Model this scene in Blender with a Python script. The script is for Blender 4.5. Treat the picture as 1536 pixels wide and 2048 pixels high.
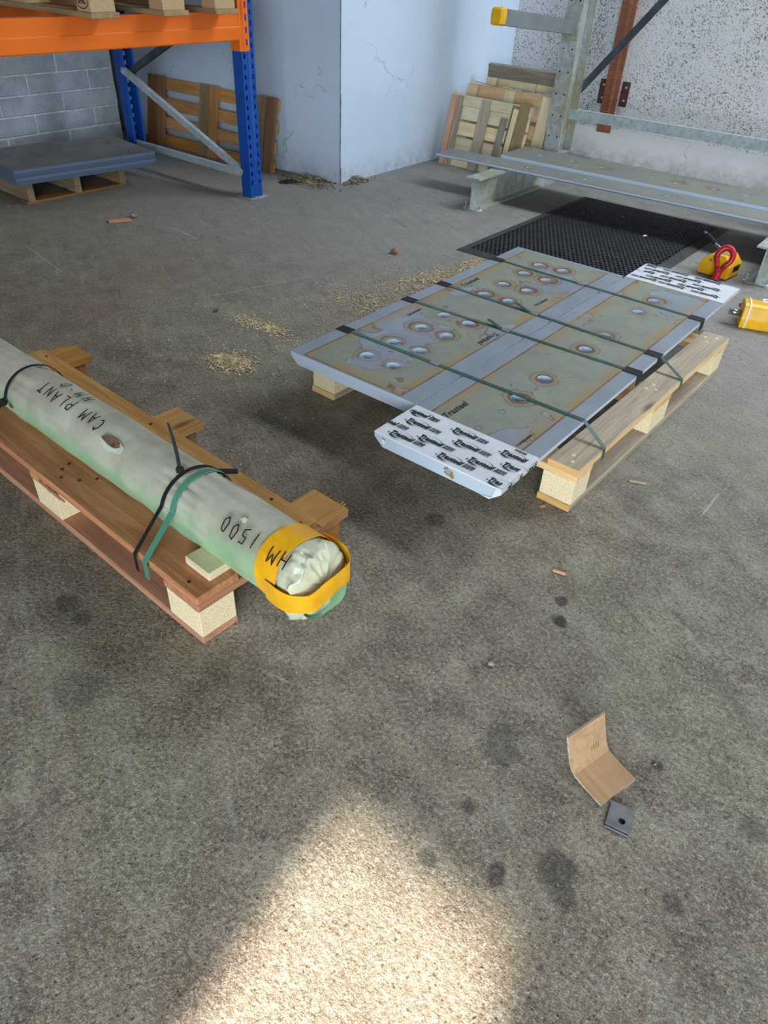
import bpy, bmesh, math, random
from mathutils import Vector, Matrix, noise
random.seed(7)
PI = math.pi
R = math.radians
for o in list(bpy.data.objects):
    bpy.data.objects.remove(o, do_unlink=True)
SC = bpy.context.scene
COL = SC.collection

# ------------------------------------------------------------------ camera
cam_d = bpy.data.cameras.new('camera')
cam = bpy.data.objects.new('camera', cam_d)
COL.objects.link(cam)
cam_d.sensor_fit = 'VERTICAL'
cam_d.sensor_height = 36.0
cam_d.sensor_width = 27.0
cam_d.lens = 1433.3 / 2048 * 36.0
cam_d.clip_start = 0.02
PITCH, ROLL, YAW = R(38.305), R(3.146), R(90 - 54.0)
fwd = Vector((0, math.cos(PITCH), -math.sin(PITCH)))
upv = Vector((0, math.sin(PITCH), math.cos(PITCH)))
rgt = Vector((1, 0, 0))
r2 = rgt * math.cos(ROLL) + upv * math.sin(ROLL)
u2 = upv * math.cos(ROLL) - rgt * math.sin(ROLL)
MZ = Matrix.Rotation(YAW, 3, 'Z')
r2, u2, fwd = MZ @ r2, MZ @ u2, MZ @ fwd
cm = Matrix((r2, u2, -fwd)).transposed().to_4x4()
cm.translation = (0, 0, 1.25)
cam.matrix_world = cm
SC.camera = cam

# ------------------------------------------------------------------ world, sun, exposure
W = bpy.data.worlds.new('world')
SC.world = W
W.use_nodes = True
bg = W.node_tree.nodes['Background']
bg.inputs[0].default_value = (0.80, 0.90, 1.0, 1)
bg.inputs[1].default_value = 3.0
sun_d = bpy.data.lights.new('sun', 'SUN')
sun = bpy.data.objects.new('sun', sun_d)
COL.objects.link(sun)
sun_d.energy = 3.3
sun_d.angle = R(1.3)
sun_d.color = (1.0, 0.93, 0.82)
sdir = Vector((-0.101, 0.812, -0.574))
sun.rotation_euler = sdir.to_track_quat('-Z', 'Y').to_euler()
sun.location = (1, -6, 9)
def portal(name, loc, rot, sx, sy):
    d = bpy.data.lights.new(name, 'AREA')
    d.shape = 'RECTANGLE'; d.size = sx; d.size_y = sy
    d.cycles.is_portal = True
    o = bpy.data.objects.new(name, d); COL.objects.link(o)
    o.location = loc; o.rotation_euler = rot
    return o
portal('door_portal', (2.1, -2.99, 1.26), (R(90), 0, 0), 4.2, 2.52)
portal('rooflight_portal', (1.6, 5.35, 4.22), (0, 0, 0), 5.8, 1.1)
SC.view_settings.view_transform = 'Standard'
SC.view_settings.look = 'None'
SC.view_settings.gamma = 1.0
SC.view_settings.use_curve_mapping = False
SC.view_settings.exposure = 2.4
SC.cycles.use_denoising = True
SC.cycles.max_bounces = 6
SC.cycles.diffuse_bounces = 4
SC.cycles.glossy_bounces = 2
SC.cycles.adaptive_threshold = 0.05
SC.cycles.caustics_reflective = False
SC.cycles.caustics_refractive = False

# ------------------------------------------------------------------ node helpers
def lin(r, g, b):
    f = lambda c: (c / 255 / 12.92) if c / 255 <= 0.04045 else ((c / 255 + 0.055) / 1.055) ** 2.4
    return (f(r), f(g), f(b), 1.0)

class Mat:
    def __init__(self, name):
        self.m = bpy.data.materials.new(name)
        self.m.use_nodes = True
        self.t = self.m.node_tree
        self.b = self.t.nodes['Principled BSDF']
        self.tc = None
    def n(self, typ, ins=None, **kw):
        nd = self.t.nodes.new('ShaderNode' + typ)
        for k, v in kw.items():
            setattr(nd, k, v)
        for k, v in (ins or {}).items():
            self.set(nd.inputs[k], v)
        return nd
    def set(self, sock, v):
        if isinstance(v, bpy.types.NodeSocket):
            self.t.links.new(v, sock)
        else:
            if sock.type == 'VECTOR' and isinstance(v, (int, float)):
                v = (v, v, v)
            sock.default_value = v
    def bs(self, **kw):
        for k, v in kw.items():
            self.set(self.b.inputs[k.replace('_', ' ')], v)
    def obj(self, scale=None, rnd=False):
        if self.tc is None:
            self.tc = self.n('TexCoord')
        v = self.tc.outputs['Object']
        if rnd:
            oi = self.n('ObjectInfo')
            s = self.n('VectorMath', {0: (17.3, 9.1, 23.7), 1: oi.outputs['Random']}, operation='MULTIPLY')
            v = self.n('VectorMath', {0: v, 1: s.outputs[0]}, operation='ADD').outputs[0]
        if scale is not None:
            v = self.n('VectorMath', {0: v, 1: scale}, operation='MULTIPLY').outputs[0]
        return v
    def noise(self, vec, scale, detail=4, rough=0.55, dist=0.0):
        return self.n('TexNoise', {'Vector': vec, 'Scale': scale, 'Detail': detail, 'Roughness': rough, 'Distortion': dist}).outputs['Fac']
    def voro(self, vec, scale, feature='F1', out='Distance', rnd=1.0):
        return self.n('TexVoronoi', {'Vector': vec, 'Scale': scale, 'Randomness': rnd}, feature=feature).outputs[out]
    def math(self, op, a, b=0.0, c=None, clamp=False):
        nd = self.n('Math', {0: a, 1: b}, operation=op, use_clamp=clamp)
        if c is not None: self.set(nd.inputs[2], c)
        return nd.outputs[0]
    def rng(self, v, a, b, c=0.0, d=1.0, smooth=False):
        return self.n('MapRange', {0: v, 1: a, 2: b, 3: c, 4: d}, interpolation_type='SMOOTHSTEP' if smooth else 'LINEAR', clamp=True).outputs[0]
    def mix(self, f, a, b, blend='MIX'):
        nd = self.n('Mix', data_type='RGBA', blend_type=blend)
        self.set(nd.inputs[0], f); self.set(nd.inputs[6], a); self.set(nd.inputs[7], b)
        return nd.outputs[2]
    def ramp(self, f, stops):
        nd = self.n('ValToRGB', {0: f})
        e = nd.color_ramp.elements
        while len(e) < len(stops): e.new(0.5)
        for x, (p, c) in zip(e, stops):
            x.position = p; x.color = c
        return nd.outputs[0]
    def bump(self, h, strength=0.3, dist=0.01, normal=None):
        ins = {'Height': h, 'Strength': strength, 'Distance': dist}
        if normal is not None: ins['Normal'] = normal
        nd = self.n('Bump', ins)
        self.t.links.new(nd.outputs[0], self.b.inputs['Normal'])
        return nd.outputs[0]
    def xyz(self, v):
        s = self.n('SeparateXYZ', {0: v})
        return s.outputs[0], s.outputs[1], s.outputs[2]

def plain(name, col, rough=0.6, metal=0.0, var=0.12, scale=12, bump=0.0):
    k = Mat(name)
    o = k.obj()
    f = k.noise(o, scale, 4)
    dark = tuple(c * (1 - 2 * var) for c in col[:3]) + (1,)
    lite = tuple(min(1, c * (1 + var)) for c in col[:3]) + (1,)
    k.bs(Base_Color=k.mix(k.rng(f, 0.3, 0.7), dark, lite), Roughness=rough, Metallic=metal)
    if bump: k.bump(k.noise(o, scale * 6, 3), bump, 0.003)
    return k.m

def wood(name, c1, c2, c3, rough=0.75, grain=1.0, knots=True):
    k = Mat(name)
    o = k.obj(rnd=True)
    s = k.n('VectorMath', {0: o, 1: (1.6, 22, 22)}, operation='MULTIPLY').outputs[0]
    w = k.noise(k.n('VectorMath', {0: o, 1: (3, 9, 9)}, operation='MULTIPLY').outputs[0], 1.0, 3, 0.5, 0.6)
    g = k.noise(s, 1.6, 6, 0.65, 1.2)
    fine = k.noise(k.n('VectorMath', {0: o, 1: (6, 160, 160)}, operation='MULTIPLY').outputs[0], 1.0, 3)
    f = k.math('ADD', k.math('MULTIPLY', g, 0.75), k.math('MULTIPLY', fine, 0.25))
    col = k.ramp(f, [(0.30, c1), (0.5, c2), (0.72, c3)])
    col = k.mix(k.rng(w, 0.35, 0.75, 0.0, 0.45), col, tuple(x * 0.62 for x in c2[:3]) + (1,))
    if knots:
        v = k.voro(k.n('VectorMath', {0: o, 1: (2.2, 7, 7)}, operation='MULTIPLY').outputs[0], 1.0)
        col = k.mix(k.rng(v, 0.05, 0.13, 0.8, 0.0), col, tuple(x * 0.3 for x in c1[:3]) + (1,))
    oi = k.n('ObjectInfo')
    hv = k.n('HueSaturation', {'Hue': 0.5, 'Saturation': k.rng(oi.outputs['Random'], 0, 1, 0.85, 1.1), 'Value': k.rng(k.math('FRACT', k.math('MULTIPLY', oi.outputs['Random'], 7.3)), 0, 1, 0.88, 1.1), 'Color': col})
    k.bs(Base_Color=hv.outputs[0], Roughness=rough)
    k.bump(f, 0.35 * grain, 0.004)
    return k.m

def chipboard(name, base, dark):
    k = Mat(name)
    o = k.obj(rnd=True)
    v = k.voro(o, 420, out='Color')
    bw = k.n('RGBToBW', {0: v}).outputs[0]
    n2 = k.noise(o, 330, 2)
    col = k.mix(k.rng(bw, 0.15, 0.75), base, tuple(min(1, c * 1.18) for c in base[:3]) + (1,))
    col = k.mix(k.rng(n2, 0.56, 0.66, 0, 0.6), col, dark)
    k.bs(Base_Color=col, Roughness=0.9)
    k.bump(bw, 0.5, 0.003)
    return k.m

# ------------------------------------------------------------------ materials
def floor_material():
    k = Mat('concrete_floor')
    o = k.obj()
    bign = k.n('TexNoise', {'Vector': o, 'Scale': 1.3, 'Detail': 3.0, 'Roughness': 0.6})
    big = bign.outputs['Fac']
    tr, tg, tb = k.xyz(bign.outputs['Color'])
    midn = k.n('TexNoise', {'Vector': o, 'Scale': 9.0, 'Detail': 3.0, 'Roughness': 0.65})
    mid = midn.outputs['Fac']
    fine = k.noise(o, 105, 4, 0.8)
    vfine = k.noise(o, 330, 1, 0.7)
    x, y, z = k.xyz(o)
    col = k.ramp(mid, [(0.30, lin(104, 95, 81)), (0.5, lin(132, 123, 106)), (0.72, lin(157, 148, 130))])
    col = k.mix(k.rng(tg, 0.50, 0.64, 0.0, 0.35), col, lin(146, 143, 114))
    col = k.mix(k.rng(tb, 0.36, 0.48, 0.40, 0.0), col, lin(144, 120, 104))
    # paler, cooler and less grainy toward the racks
    far = k.rng(k.math('ADD', y, k.math('MULTIPLY', big, 1.4)), 2.2, 3.6, 0, 1)
    col = k.mix(k.math('MULTIPLY', far, 0.65), col, lin(152, 151, 150))
    g = k.math('ADD', k.math('MULTIPLY', fine, 0.65), k.math('MULTIPLY', vfine, 0.35))
    gl = k.rng(far, 0, 1, 0.68, 0.32)
    col = k.mix(k.math('MULTIPLY', k.rng(g, 0.50, 0.66), gl), col, lin(208, 201, 184))
    col = k.mix(k.math('MULTIPLY', k.rng(g, 0.36, 0.49, 1.0, 0.0), gl), col, lin(64, 58, 50))
    vn = k.n('TexVoronoi', {'Vector': o, 'Scale': 95.0})
    vc = k.n('RGBToBW', {0: vn.outputs['Color']}).outputs[0]
    pit = k.math('MULTIPLY', k.rng(vn.outputs['Distance'], 0.12, 0.30, 1, 0), k.rng(vc, 0.56, 0.60))
    col = k.mix(k.math('MULTIPLY', pit, 0.75), col, lin(52, 48, 43))
    # drag streaks and fine pale ridges
    so = k.n('VectorMath', {0: k.n('VectorRotate', {'Vector': o, 'Angle': 0.5}, rotation_type='Z_AXIS').outputs[0], 1: (3, 26, 1)}, operation='MULTIPLY').outputs[0]
    st = k.noise(so, 1.0, 3, 0.7)
    col = k.mix(k.rng(st, 0.58, 0.75, 0, 0.40), col, lin(180, 177, 168))
    col = k.mix(k.rng(st, 0.25, 0.42, 0.40, 0), col, lin(82, 78, 72))
    wob = k.n('VectorMath', {0: midn.outputs['Color'], 1: (0.5, 0.5, 0.5)}, operation='SUBTRACT').outputs[0]
    ow_ = k.n('VectorMath', {0: o, 1: k.n('VectorMath', {0: wob, 1: 0.05}, operation='MULTIPLY').outputs[0]}, operation='ADD').outputs[0]
    rd = k.math('ABSOLUTE', k.math('SUBTRACT', k.noise(ow_, 11, 2, 0.6), 0.5))
    ridge = k.math('MULTIPLY', k.rng(rd, 0.0, 0.010, 1, 0), k.rng(tr, 0.46, 0.56))
    col = k.mix(k.math('MULTIPLY', ridge, 0.55), col, lin(178, 170, 154))
    # oil stains
    ow = k.n('VectorMath', {0: o, 1: k.n('VectorMath', {0: wob, 1: 0.06}, operation='MULTIPLY').outputs[0]}, operation='ADD').outputs[0]
    mask = None
    for (sx, sy, r, s) in ((-0.379, 1.289, .018, .85), (-0.353, 1.222, .02, .95), (-0.284, 0.829, .036, .5), (-0.30, 0.865, .028, .5), (-0.263, 0.679, .017, .75), (-0.27, 0.555, .016, .6),
                           (-0.163, 0.613, .019, .75), (-0.083, 0.686, .036, .7), (-0.06, 0.66, .025, .55), (0.097, 0.756, .02, .6), (-0.029, 1.002, .012, .85), (-1.284, 0.516, .03, .6), (-1.216, 0.51, .025, .6),
                           (0.169, 0.985, .025, .5), (-0.801, 1.346, .03, .6), (-1.05, 0.38, .05, .35)):
        d = k.n('VectorMath', {0: ow, 1: (sx, sy, 0)}, operation='DISTANCE').outputs['Value']
        m = k.rng(d, r * 0.75, r * 1.25, s, 0)
        mask = m if mask is None else k.math('MAXIMUM', mask, m)
    mask = k.math('MULTIPLY', mask, k.rng(g, 0.66, 0.40, 0.75, 1.0))
    col = k.mix(mask, col, lin(52, 52, 54))
    sm = None
    for (ax, ay, bx, by, wd, s) in ((-3.605, 1.794, -3.151, 1.709, .006, .5), (-3.327, 2.486, -3.089, 2.456, .007, .7), (-1.42, 0.66, -1.25, 0.70, .003, .6),
                                    (-0.793, 0.664, -0.707, 0.684, .005, .4), (-0.223, 2.022, -0.228, 1.858, .004, .7), (-2.45, 2.0, -2.3, 2.5, .008, .35)):
        L = math.hypot(bx - ax, by - ay); ux, uy = (bx - ax) / L, (by - ay) / L
        q = k.n('VectorMath', {0: o, 1: (ax, ay, 0)}, operation='SUBTRACT').outputs[0]
        t = k.n('VectorMath', {0: q, 1: (ux, uy, 0)}, operation='DOT_PRODUCT').outputs['Value']
        p = k.math('ABSOLUTE', k.n('VectorMath', {0: q, 1: (-uy, ux, 0)}, operation='DOT_PRODUCT').outputs['Value'])
        m = k.math('MULTIPLY', k.rng(p, wd * 0.4, wd, s, 0), k.math('MULTIPLY', k.rng(t, 0, 0.02), k.rng(t, L - 0.02, L, 1, 0)))
        sm = m if sm is None else k.math('MAXIMUM', sm, m)
    sm = k.math('MULTIPLY', sm, k.rng(fine, 0.35, 0.55))
    col = k.mix(sm, col, lin(205, 200, 190))
    cw = k.n('VectorMath', {0: o, 1: k.n('VectorMath', {0: wob, 1: 0.16}, operation='MULTIPLY').outputs[0]}, operation='ADD').outputs[0]
    ce = k.voro(cw, 3.6, feature='DISTANCE_TO_EDGE')
    cmask = k.math('MULTIPLY', k.rng(ce, 0.0, 0.009, 1, 0), k.rng(tr, 0.48, 0.54))
    col = k.mix(k.math('MULTIPLY', cmask, 0.55), col, lin(66, 61, 53))
    h = k.noise(o, 110, 2, 0.75)
    k.bs(Base_Color=col, Roughness=0.75)
    k.b.inputs['Specular IOR Level'].default_value = 0.3
    k.bump(h, 0.55, 0.006)
    return k.m

def wall_paint(name, a, b, crack=0.5):
    k = Mat(name)
    o = k.obj()
    f = k.noise(o, 1.3, 5)
    g = k.noise(o, 14, 5, 0.7)
    col = k.mix(k.rng(f, 0.3, 0.7), a, b)
    sp = k.math('MULTIPLY', k.rng(k.noise(o, 42, 3), 0.70, 0.76), 0.55)
    col = k.mix(sp, col, lin(120, 124, 130))
    wob = k.n('VectorMath', {0: k.n('TexNoise', {'Vector': o, 'Scale': 9.0, 'Detail': 5.0}).outputs['Color'], 1: (0.22, 0.22, 0.22)}, operation='MULTIPLY').outputs[0]
    ce = k.voro(k.n('VectorMath', {0: o, 1: wob}, operation='ADD').outputs[0], 1.7, feature='DISTANCE_TO_EDGE')
    cr = k.math('MULTIPLY', k.rng(ce, 0.0, 0.006, 1, 0), k.rng(k.noise(o, 2.6, 2), 0.54, 0.60))
    col = k.mix(k.math('MULTIPLY', cr, crack), col, lin(88, 92, 98))
    x, y, z = k.xyz(o)
    dirt = k.math('MULTIPLY', k.rng(z, 0.0, 0.16, 0.55, 0), k.rng(g, 0.35, 0.65))
    col = k.mix(dirt, col, lin(150, 146, 140))
    k.bs(Base_Color=col, Roughness=0.8)
    k.bump(k.math('SUBTRACT', g, k.math('MULTIPLY', cr, 0.8)), 0.35, 0.006)
    return k.m

def roughcast_material():
    k = Mat('roughcast_render')
    o = k.obj()
    n = k.noise(o, 95, 3, 0.72)
    grime = k.noise(o, 2.4, 3, 0.6)
    d = k.n('VectorMath', {0: k.n('VectorMath', {0: o, 1: (1.0, 0, 1.0)}, operation='MULTIPLY').outputs[0], 1: (-2.72, 0, 0.72)}, operation='DISTANCE').outputs['Value']
    patch = k.rng(d, 0.08, 0.36, 0.075, 0)
    thr = k.math('SUBTRACT', k.rng(grime, 0.33, 0.66, 0.63, 0.535), patch)
    spots = k.rng(k.math('SUBTRACT', n, thr), -0.02, 0.045)
    col = k.mix(k.math('MULTIPLY', spots, 0.8), lin(250, 251, 252), lin(88, 90, 94))
    k.bs(Base_Color=col, Roughness=0.95)
    k.b.inputs['Specular IOR Level'].default_value = 0.1
    k.bump(n, 1.0, 0.02)
    return k.m

def block_material():
    k = Mat('painted_block')
    o = k.obj(rnd=True)
    n = k.noise(o, 90, 4, 0.7)
    m = k.noise(o, 7, 4)
    col = k.mix(k.rng(m, 0.3, 0.7), lin(172, 184, 196), lin(210, 221, 232))
    col = k.mix(k.math('MULTIPLY', k.rng(n, 0.60, 0.68), 0.6), col, lin(72, 76, 82))
    k.bs(Base_Color=col, Roughness=0.92)
    k.bump(n, 0.8, 0.012)
    return k.m

def plate_material(name, holes, w, l, t, zone, seed, amt=1.0, tone=None):
    """grey primer; weathered middle zone with olive film, rust tide lines and rings round the holes"""
    k = Mat(name)
    o = k.obj()
    x, y, z = k.xyz(o)
    oo = k.n('VectorMath', {0: o, 1: (seed, seed * 0.7, 0)}, operation='ADD').outputs[0]
    n1 = k.noise(oo, 3.2, 3, 0.55, 0.9)
    n2 = k.noise(oo, 14, 4, 0.6, 0.3)
    n3 = k.noise(oo, 70, 3)
    d = None
    for hx, hy in holes:
        q = k.n('VectorMath', {0: k.n('VectorMath', {0: o, 1: (1, 1, 0)}, operation='MULTIPLY').outputs[0], 1: (hx, hy, 0)}, operation='DISTANCE').outputs['Value']
        d = q if d is None else k.math('MINIMUM', d, q)
    x0, x1, y0, y1 = zone
    ins = k.math('MULTIPLY', k.math('MULTIPLY', k.rng(x, x0, x0 + .003), k.rng(x, x1 - .003, x1, 1, 0)), k.math('MULTIPLY', k.rng(y, y0, y0 + .003), k.rng(y, y1 - .003, y1, 1, 0)))
    ed = k.math('MINIMUM', k.math('MINIMUM', k.math('SUBTRACT', x, x0), k.math('SUBTRACT', x1, x)), k.math('SUBTRACT', y, y0))
    clean = k.mix(k.rng(k.noise(oo, 5, 4), 0.3, 0.7), lin(128, 138, 148), lin(146, 156, 166))
    if tone: clean = tone
    # tide field: noise, pulled up near holes
    f = k.math('ADD', n1, k.math('MULTIPLY', k.math('SUBTRACT', n2, 0.5), 0.18))
    olive = k.rng(f, 0.43, 0.455)
    tide = k.math('MULTIPLY', k.rng(f, 0.432, 0.438), k.rng(f, 0.441, 0.452, 1, 0))
    tide2 = k.math('MULTIPLY', k.math('MULTIPLY', k.rng(f, 0.60, 0.61), k.rng(f, 0.612, 0.635, 1, 0)), 0.15)
    dw = k.math('ADD', d, k.math('MULTIPLY', k.math('SUBTRACT', n1, 0.45), 0.075))
    dw = k.math('ADD', dw, k.math('MULTIPLY', k.math('SUBTRACT', n2, 0.5), 0.02))
    ring = k.math('MULTIPLY', k.rng(dw, 0.028, 0.033), k.rng(dw, 0.037, 0.043, 1, 0))
    ring2 = k.math('MULTIPLY', k.math('MULTIPLY', k.rng(dw, 0.053, 0.055), k.rng(dw, 0.056, 0.059, 1, 0)), 0.75)
    ringon = k.rng(k.noise(oo, 2.3, 1), 0.34, 0.46, 0.25, 1)
    rings = k.math('MULTIPLY', k.math('MAXIMUM', ring, ring2), ringon)
    edw = k.math('ADD', ed, k.math('MULTIPLY', k.math('SUBTRACT', n2, 0.5), 0.012))
    edge = k.math('MULTIPLY', k.rng(edw, 0.004, 0.009, 1, 0), k.rng(n1, 0.30, 0.42))
    edgey = k.math('MULTIPLY', k.rng(edw, 0.0, 0.065, 0.95, 0), k.rng(n2, 0.38, 0.58))
    rust = k.math('MAXIMUM', k.math('MULTIPLY', tide, 0.75), k.math('MAXIMUM', rings, k.math('MAXIMUM', edge, tide2)))
    rust = k.math('MULTIPLY', rust, k.rng(n3, 0.30, 0.55, 0.45, 1))
    blotch = k.math('MULTIPLY', k.rng(k.noise(oo, 11, 5, 0.65), 0.66, 0.70), k.rng(n3, 0.35, 0.5))
    rust = k.math('MAXIMUM', rust, k.math('MULTIPLY', blotch, 0.8))
    col = k.mix(k.math('MULTIPLY', olive, 0.75), clean, k.mix(k.rng(n2, 0.3, 0.7), lin(126, 130, 112), lin(148, 147, 118)))
    col = k.mix(edgey, col, lin(160, 128, 66))
    col = k.mix(k.math('MULTIPLY', k.rng(dw, 0.03, 0.07, 0.75, 0), ringon), col, lin(136, 116, 78))
    col = k.mix(rust, col, k.mix(k.rng(n3, 0.4, 0.6), lin(66, 34, 16), lin(122, 66, 26)))
    top = k.math('MULTIPLY', k.math('MULTIPLY', k.rng(z, t - 0.002, t - 0.001), ins), amt)
    body = k.mix(k.rng(z, t - 0.002, t - 0.001), lin(190, 205, 220), clean)
    k.bs(Base_Color=k.mix(top, body, col), Roughness=k.mix(k.math('MULTIPLY', top, olive), (0.42,) * 3 + (1,), (0.6,) * 3 + (1,)), Metallic=0.0)
    k.bump(k.math('ADD', n3, k.math('MULTIPLY', rust, 0.5)), 0.12, 0.002)
    return k.m

def galv_material(name, a, b, stain=0.0):
    k = Mat(name)
    o = k.obj()
    v = k.n('RGBToBW', {0: k.voro(o, 45, out='Color')}).outputs[0]
    n = k.noise(o, 6, 4)
    col = k.mix(k.rng(v, 0.2, 0.8), a, b)
    col = k.mix(k.rng(n, 0.55, 0.75, 0, 0.35), col, lin(225, 230, 232))
    if stain:
        s = k.noise(k.n('VectorMath', {0: o, 1: (3, 3, 1.2)}, operation='MULTIPLY').outputs[0], 2.0, 4)
        col = k.mix(k.rng(s, 0.45, 0.6, 0, stain), col, lin(150, 138, 84))
    k.bs(Base_Color=col, Metallic=0.12, Roughness=0.45)
    return k.m

def wrap_material():
    k = Mat('dusty_plastic_wrap')
    o = k.obj()
    x, y, z = k.xyz(o)
    n = k.noise(o, 9, 5, 0.6, 0.3)
    n2 = k.noise(o, 45, 4)
    geo = k.n('NewGeometry')
    nz = k.xyz(k.n('VectorTransform', {0: geo.outputs['Normal']}, vector_type='NORMAL', convert_from='WORLD', convert_to='OBJECT').outputs[0])[2]
    # dust settles on the upper half of the sheet; the green shows lower down
    dust = k.rng(k.math('ADD', nz, k.math('MULTIPLY', k.math('SUBTRACT', n, 0.5), 0.9)), -0.05, 0.55)
    green = k.mix(k.rng(n, 0.3, 0.7), lin(136, 182, 136), lin(172, 202, 164))
    grey = k.mix(k.rng(n, 0.3, 0.7), lin(158, 157, 134), lin(206, 205, 186))
    col = k.mix(dust, green, grey)
    blot = k.math('MULTIPLY', k.rng(k.noise(o, 6, 5, 0.65), 0.62, 0.70), k.rng(n2, 0.4, 0.6))
    col = k.mix(k.math('MULTIPLY', blot, 0.6), col, lin(170, 128, 70))
    streak = k.noise(k.n('VectorMath', {0: o, 1: (3, 30, 30)}, operation='MULTIPLY').outputs[0], 1.0, 4)
    col = k.mix(k.rng(streak, 0.55, 0.75, 0, 0.3), col, lin(120, 120, 102))
    k.bs(Base_Color=col, Roughness=0.38)
    k.b.inputs['Specular IOR Level'].default_value = 0.5
    k.bump(k.math('ADD', n, k.math('MULTIPLY', n2, 0.4)), 0.3, 0.006)
    return k.m

M = {}
M['floor'] = floor_material()
M['wall'] = wall_paint('wall_paint', lin(202, 220, 240), lin(216, 231, 248))
M['plinth'] = wall_paint('plinth_paint', lin(236, 238, 242), lin(247, 248, 250), 0.9)
M['roughcast'] = roughcast_material()
M['block'] = block_material()
M['mortar'] = plain('mortar', lin(226, 233, 240), 0.95, 0, 0.15, 30, 0.4)
M['mortar_dark'] = plain('chipped_corner', lin(120, 124, 130), 0.95, 0, 0.3, 30)
M['dull'] = plain('dull_wall', lin(120, 116, 110), 0.9)
M['roof'] = plain('roof_sheet', lin(112, 110, 106), 0.8)
M['wood_red'] = wood('reddish_pallet_wood', lin(150, 96, 66), lin(190, 132, 94), lin(220, 168, 128))
M['wood_grey'] = wood('weathered_pallet_wood', lin(136, 118, 96), lin(182, 164, 138), lin(212, 194, 166))
M['wood_fresh'] = wood('fresh_sawn_wood', lin(214, 164, 100), lin(238, 194, 132), lin(246, 212, 160))
M['wood_amber'] = wood('amber_pallet_wood', lin(166, 112, 56), lin(204, 150, 84), lin(228, 182, 112))
M['wood_brown'] = wood('brown_pallet_wood', lin(122, 82, 46), lin(160, 114, 66), lin(186, 142, 90))
M['wood_pale'] = wood('pale_pallet_wood', lin(214, 190, 144), lin(242, 224, 180), lin(250, 238, 204))
M['wood_dirty'] = wood('dirty_grey_wood', lin(96, 88, 78), lin(140, 130, 116), lin(178, 168, 150))
M['wood_pink'] = wood('pinkish_wood', lin(190, 132, 100), lin(220, 164, 130), lin(234, 188, 156))
M['wood_dull'] = wood('dull_tan_wood', lin(132, 110, 82), lin(164, 140, 106), lin(190, 168, 132))
M['chip'] = chipboard('chipboard_block', lin(234, 216, 174), lin(150, 124, 78))
M['chip_dull'] = chipboard('dull_chipboard_block', lin(190, 164, 124), lin(120, 98, 66))
M['black_plastic'] = plain('black_plastic', lin(16, 17, 19), 0.75, 0, 0.2)
M['rubber'] = plain('black_rubber', lin(46, 47, 52), 0.55, 0, 0.25, 20)
M['rubber_edge'] = plain('mat_border_rubber', lin(66, 65, 62), 0.7, 0, 0.25, 20)
M['strap'] = plain('green_strap', lin(44, 84, 66), 0.3, 0, 0.15)
M['strap_pale'] = plain('pale_green_strap', lin(84, 146, 122), 0.3, 0, 0.1)
M['seal'] = plain('strap_seal_metal', lin(170, 174, 178), 0.35, 0.8, 0.2, 60)
M['ink'] = plain('black_ink', lin(22, 22, 24), 0.6, 0, 0.1)
M['ink_grey'] = plain('stencil_ink', lin(62, 66, 66), 0.7, 0, 0.2, 60)
M['marker'] = plain('marker_ink', lin(26, 26, 26), 0.6, 0, 0.1)
M['film'] = plain('white_printed_film', lin(226, 230, 236), 0.32, 0, 0.03, 20, 0.25)
M['tape'] = plain('yellow_tape', lin(248, 180, 30), 0.35, 0, 0.10, 18, 0.35)
M['orange'] = plain('orange_paint', lin(246, 116, 12), 0.4, 0, 0.04, 5)
M['blue'] = plain('blue_paint', lin(4, 78, 168), 0.4, 0, 0.08, 8)
M['galv'] = galv_material('galvanised_steel', lin(164, 178, 184), lin(190, 202, 206))
M['galv_dirty'] = galv_material('dirty_galvanised_steel', lin(158, 168, 166), lin(186, 194, 190), 0.6)
M['brace_dark'] = plain('dark_steel_brace', lin(84, 96, 106), 0.45, 0.4, 0.25, 8)
M['arm_grey'] = plain('grey_painted_arm', lin(126, 136, 138), 0.5, 0.1, 0.12, 6)
M['yellow'] = plain('yellow_paint', lin(246, 186, 20), 0.4, 0, 0.08, 20)
M['red'] = plain('red_paint', lin(186, 26, 40), 0.35, 0, 0.12, 20)
M['chrome'] = plain('bright_steel', lin(190, 188, 184), 0.25, 0.9, 0.1)
M['dark_steel'] = plain('dark_steel', lin(104, 104, 108), 0.42, 0.5, 0.2, 25)
M['rust_brown'] = wood('brown_red_primer', lin(112, 62, 40), lin(150, 92, 62), lin(176, 116, 84), 0.6, 0.3, False)
M['rust_dark'] = plain('dark_brown_primer', lin(86, 52, 44), 0.6, 0.1, 0.2)
M['flat_steel'] = plain('primed_flat_steel', lin(140, 145, 144), 0.5, 0.0, 0.10, 4)
M['flat_blue'] = plain('blue_grey_primer', lin(150, 164, 180), 0.45, 0.0, 0.06, 6)
M['stain_ochre'] = plain('ochre_stain', lin(172, 142, 82), 0.7, 0, 0.25, 30)
M['ply_face'] = wood('plywood_face', lin(168, 128, 84), lin(196, 154, 106), lin(214, 174, 126), 0.8, 0.5, False)
M['ply_edge'] = plain('plywood_edge', lin(196, 182, 164), 0.85, 0, 0.2, 120)
M['sawdust'] = plain('sawdust', lin(240, 208, 166), 0.9, 0, 0.3, 40)
M['leaf'] = plain('dry_leaf', lin(136, 126, 100), 0.9, 0, 0.4, 25)
M['grit'] = plain('grit', lin(150, 142, 122), 0.95, 0, 0.4, 40)
M['torn'] = plain('exposed_felt', lin(142, 104, 82), 0.95, 0, 0.4, 120, 0.8)
M['torn_rim'] = plain('torn_plastic_rim', lin(214, 222, 206), 0.4, 0, 0.1, 60)
M['white'] = plain('white_label', lin(236, 238, 236), 0.5, 0, 0.02)
M['wrap'] = wrap_material()
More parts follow.
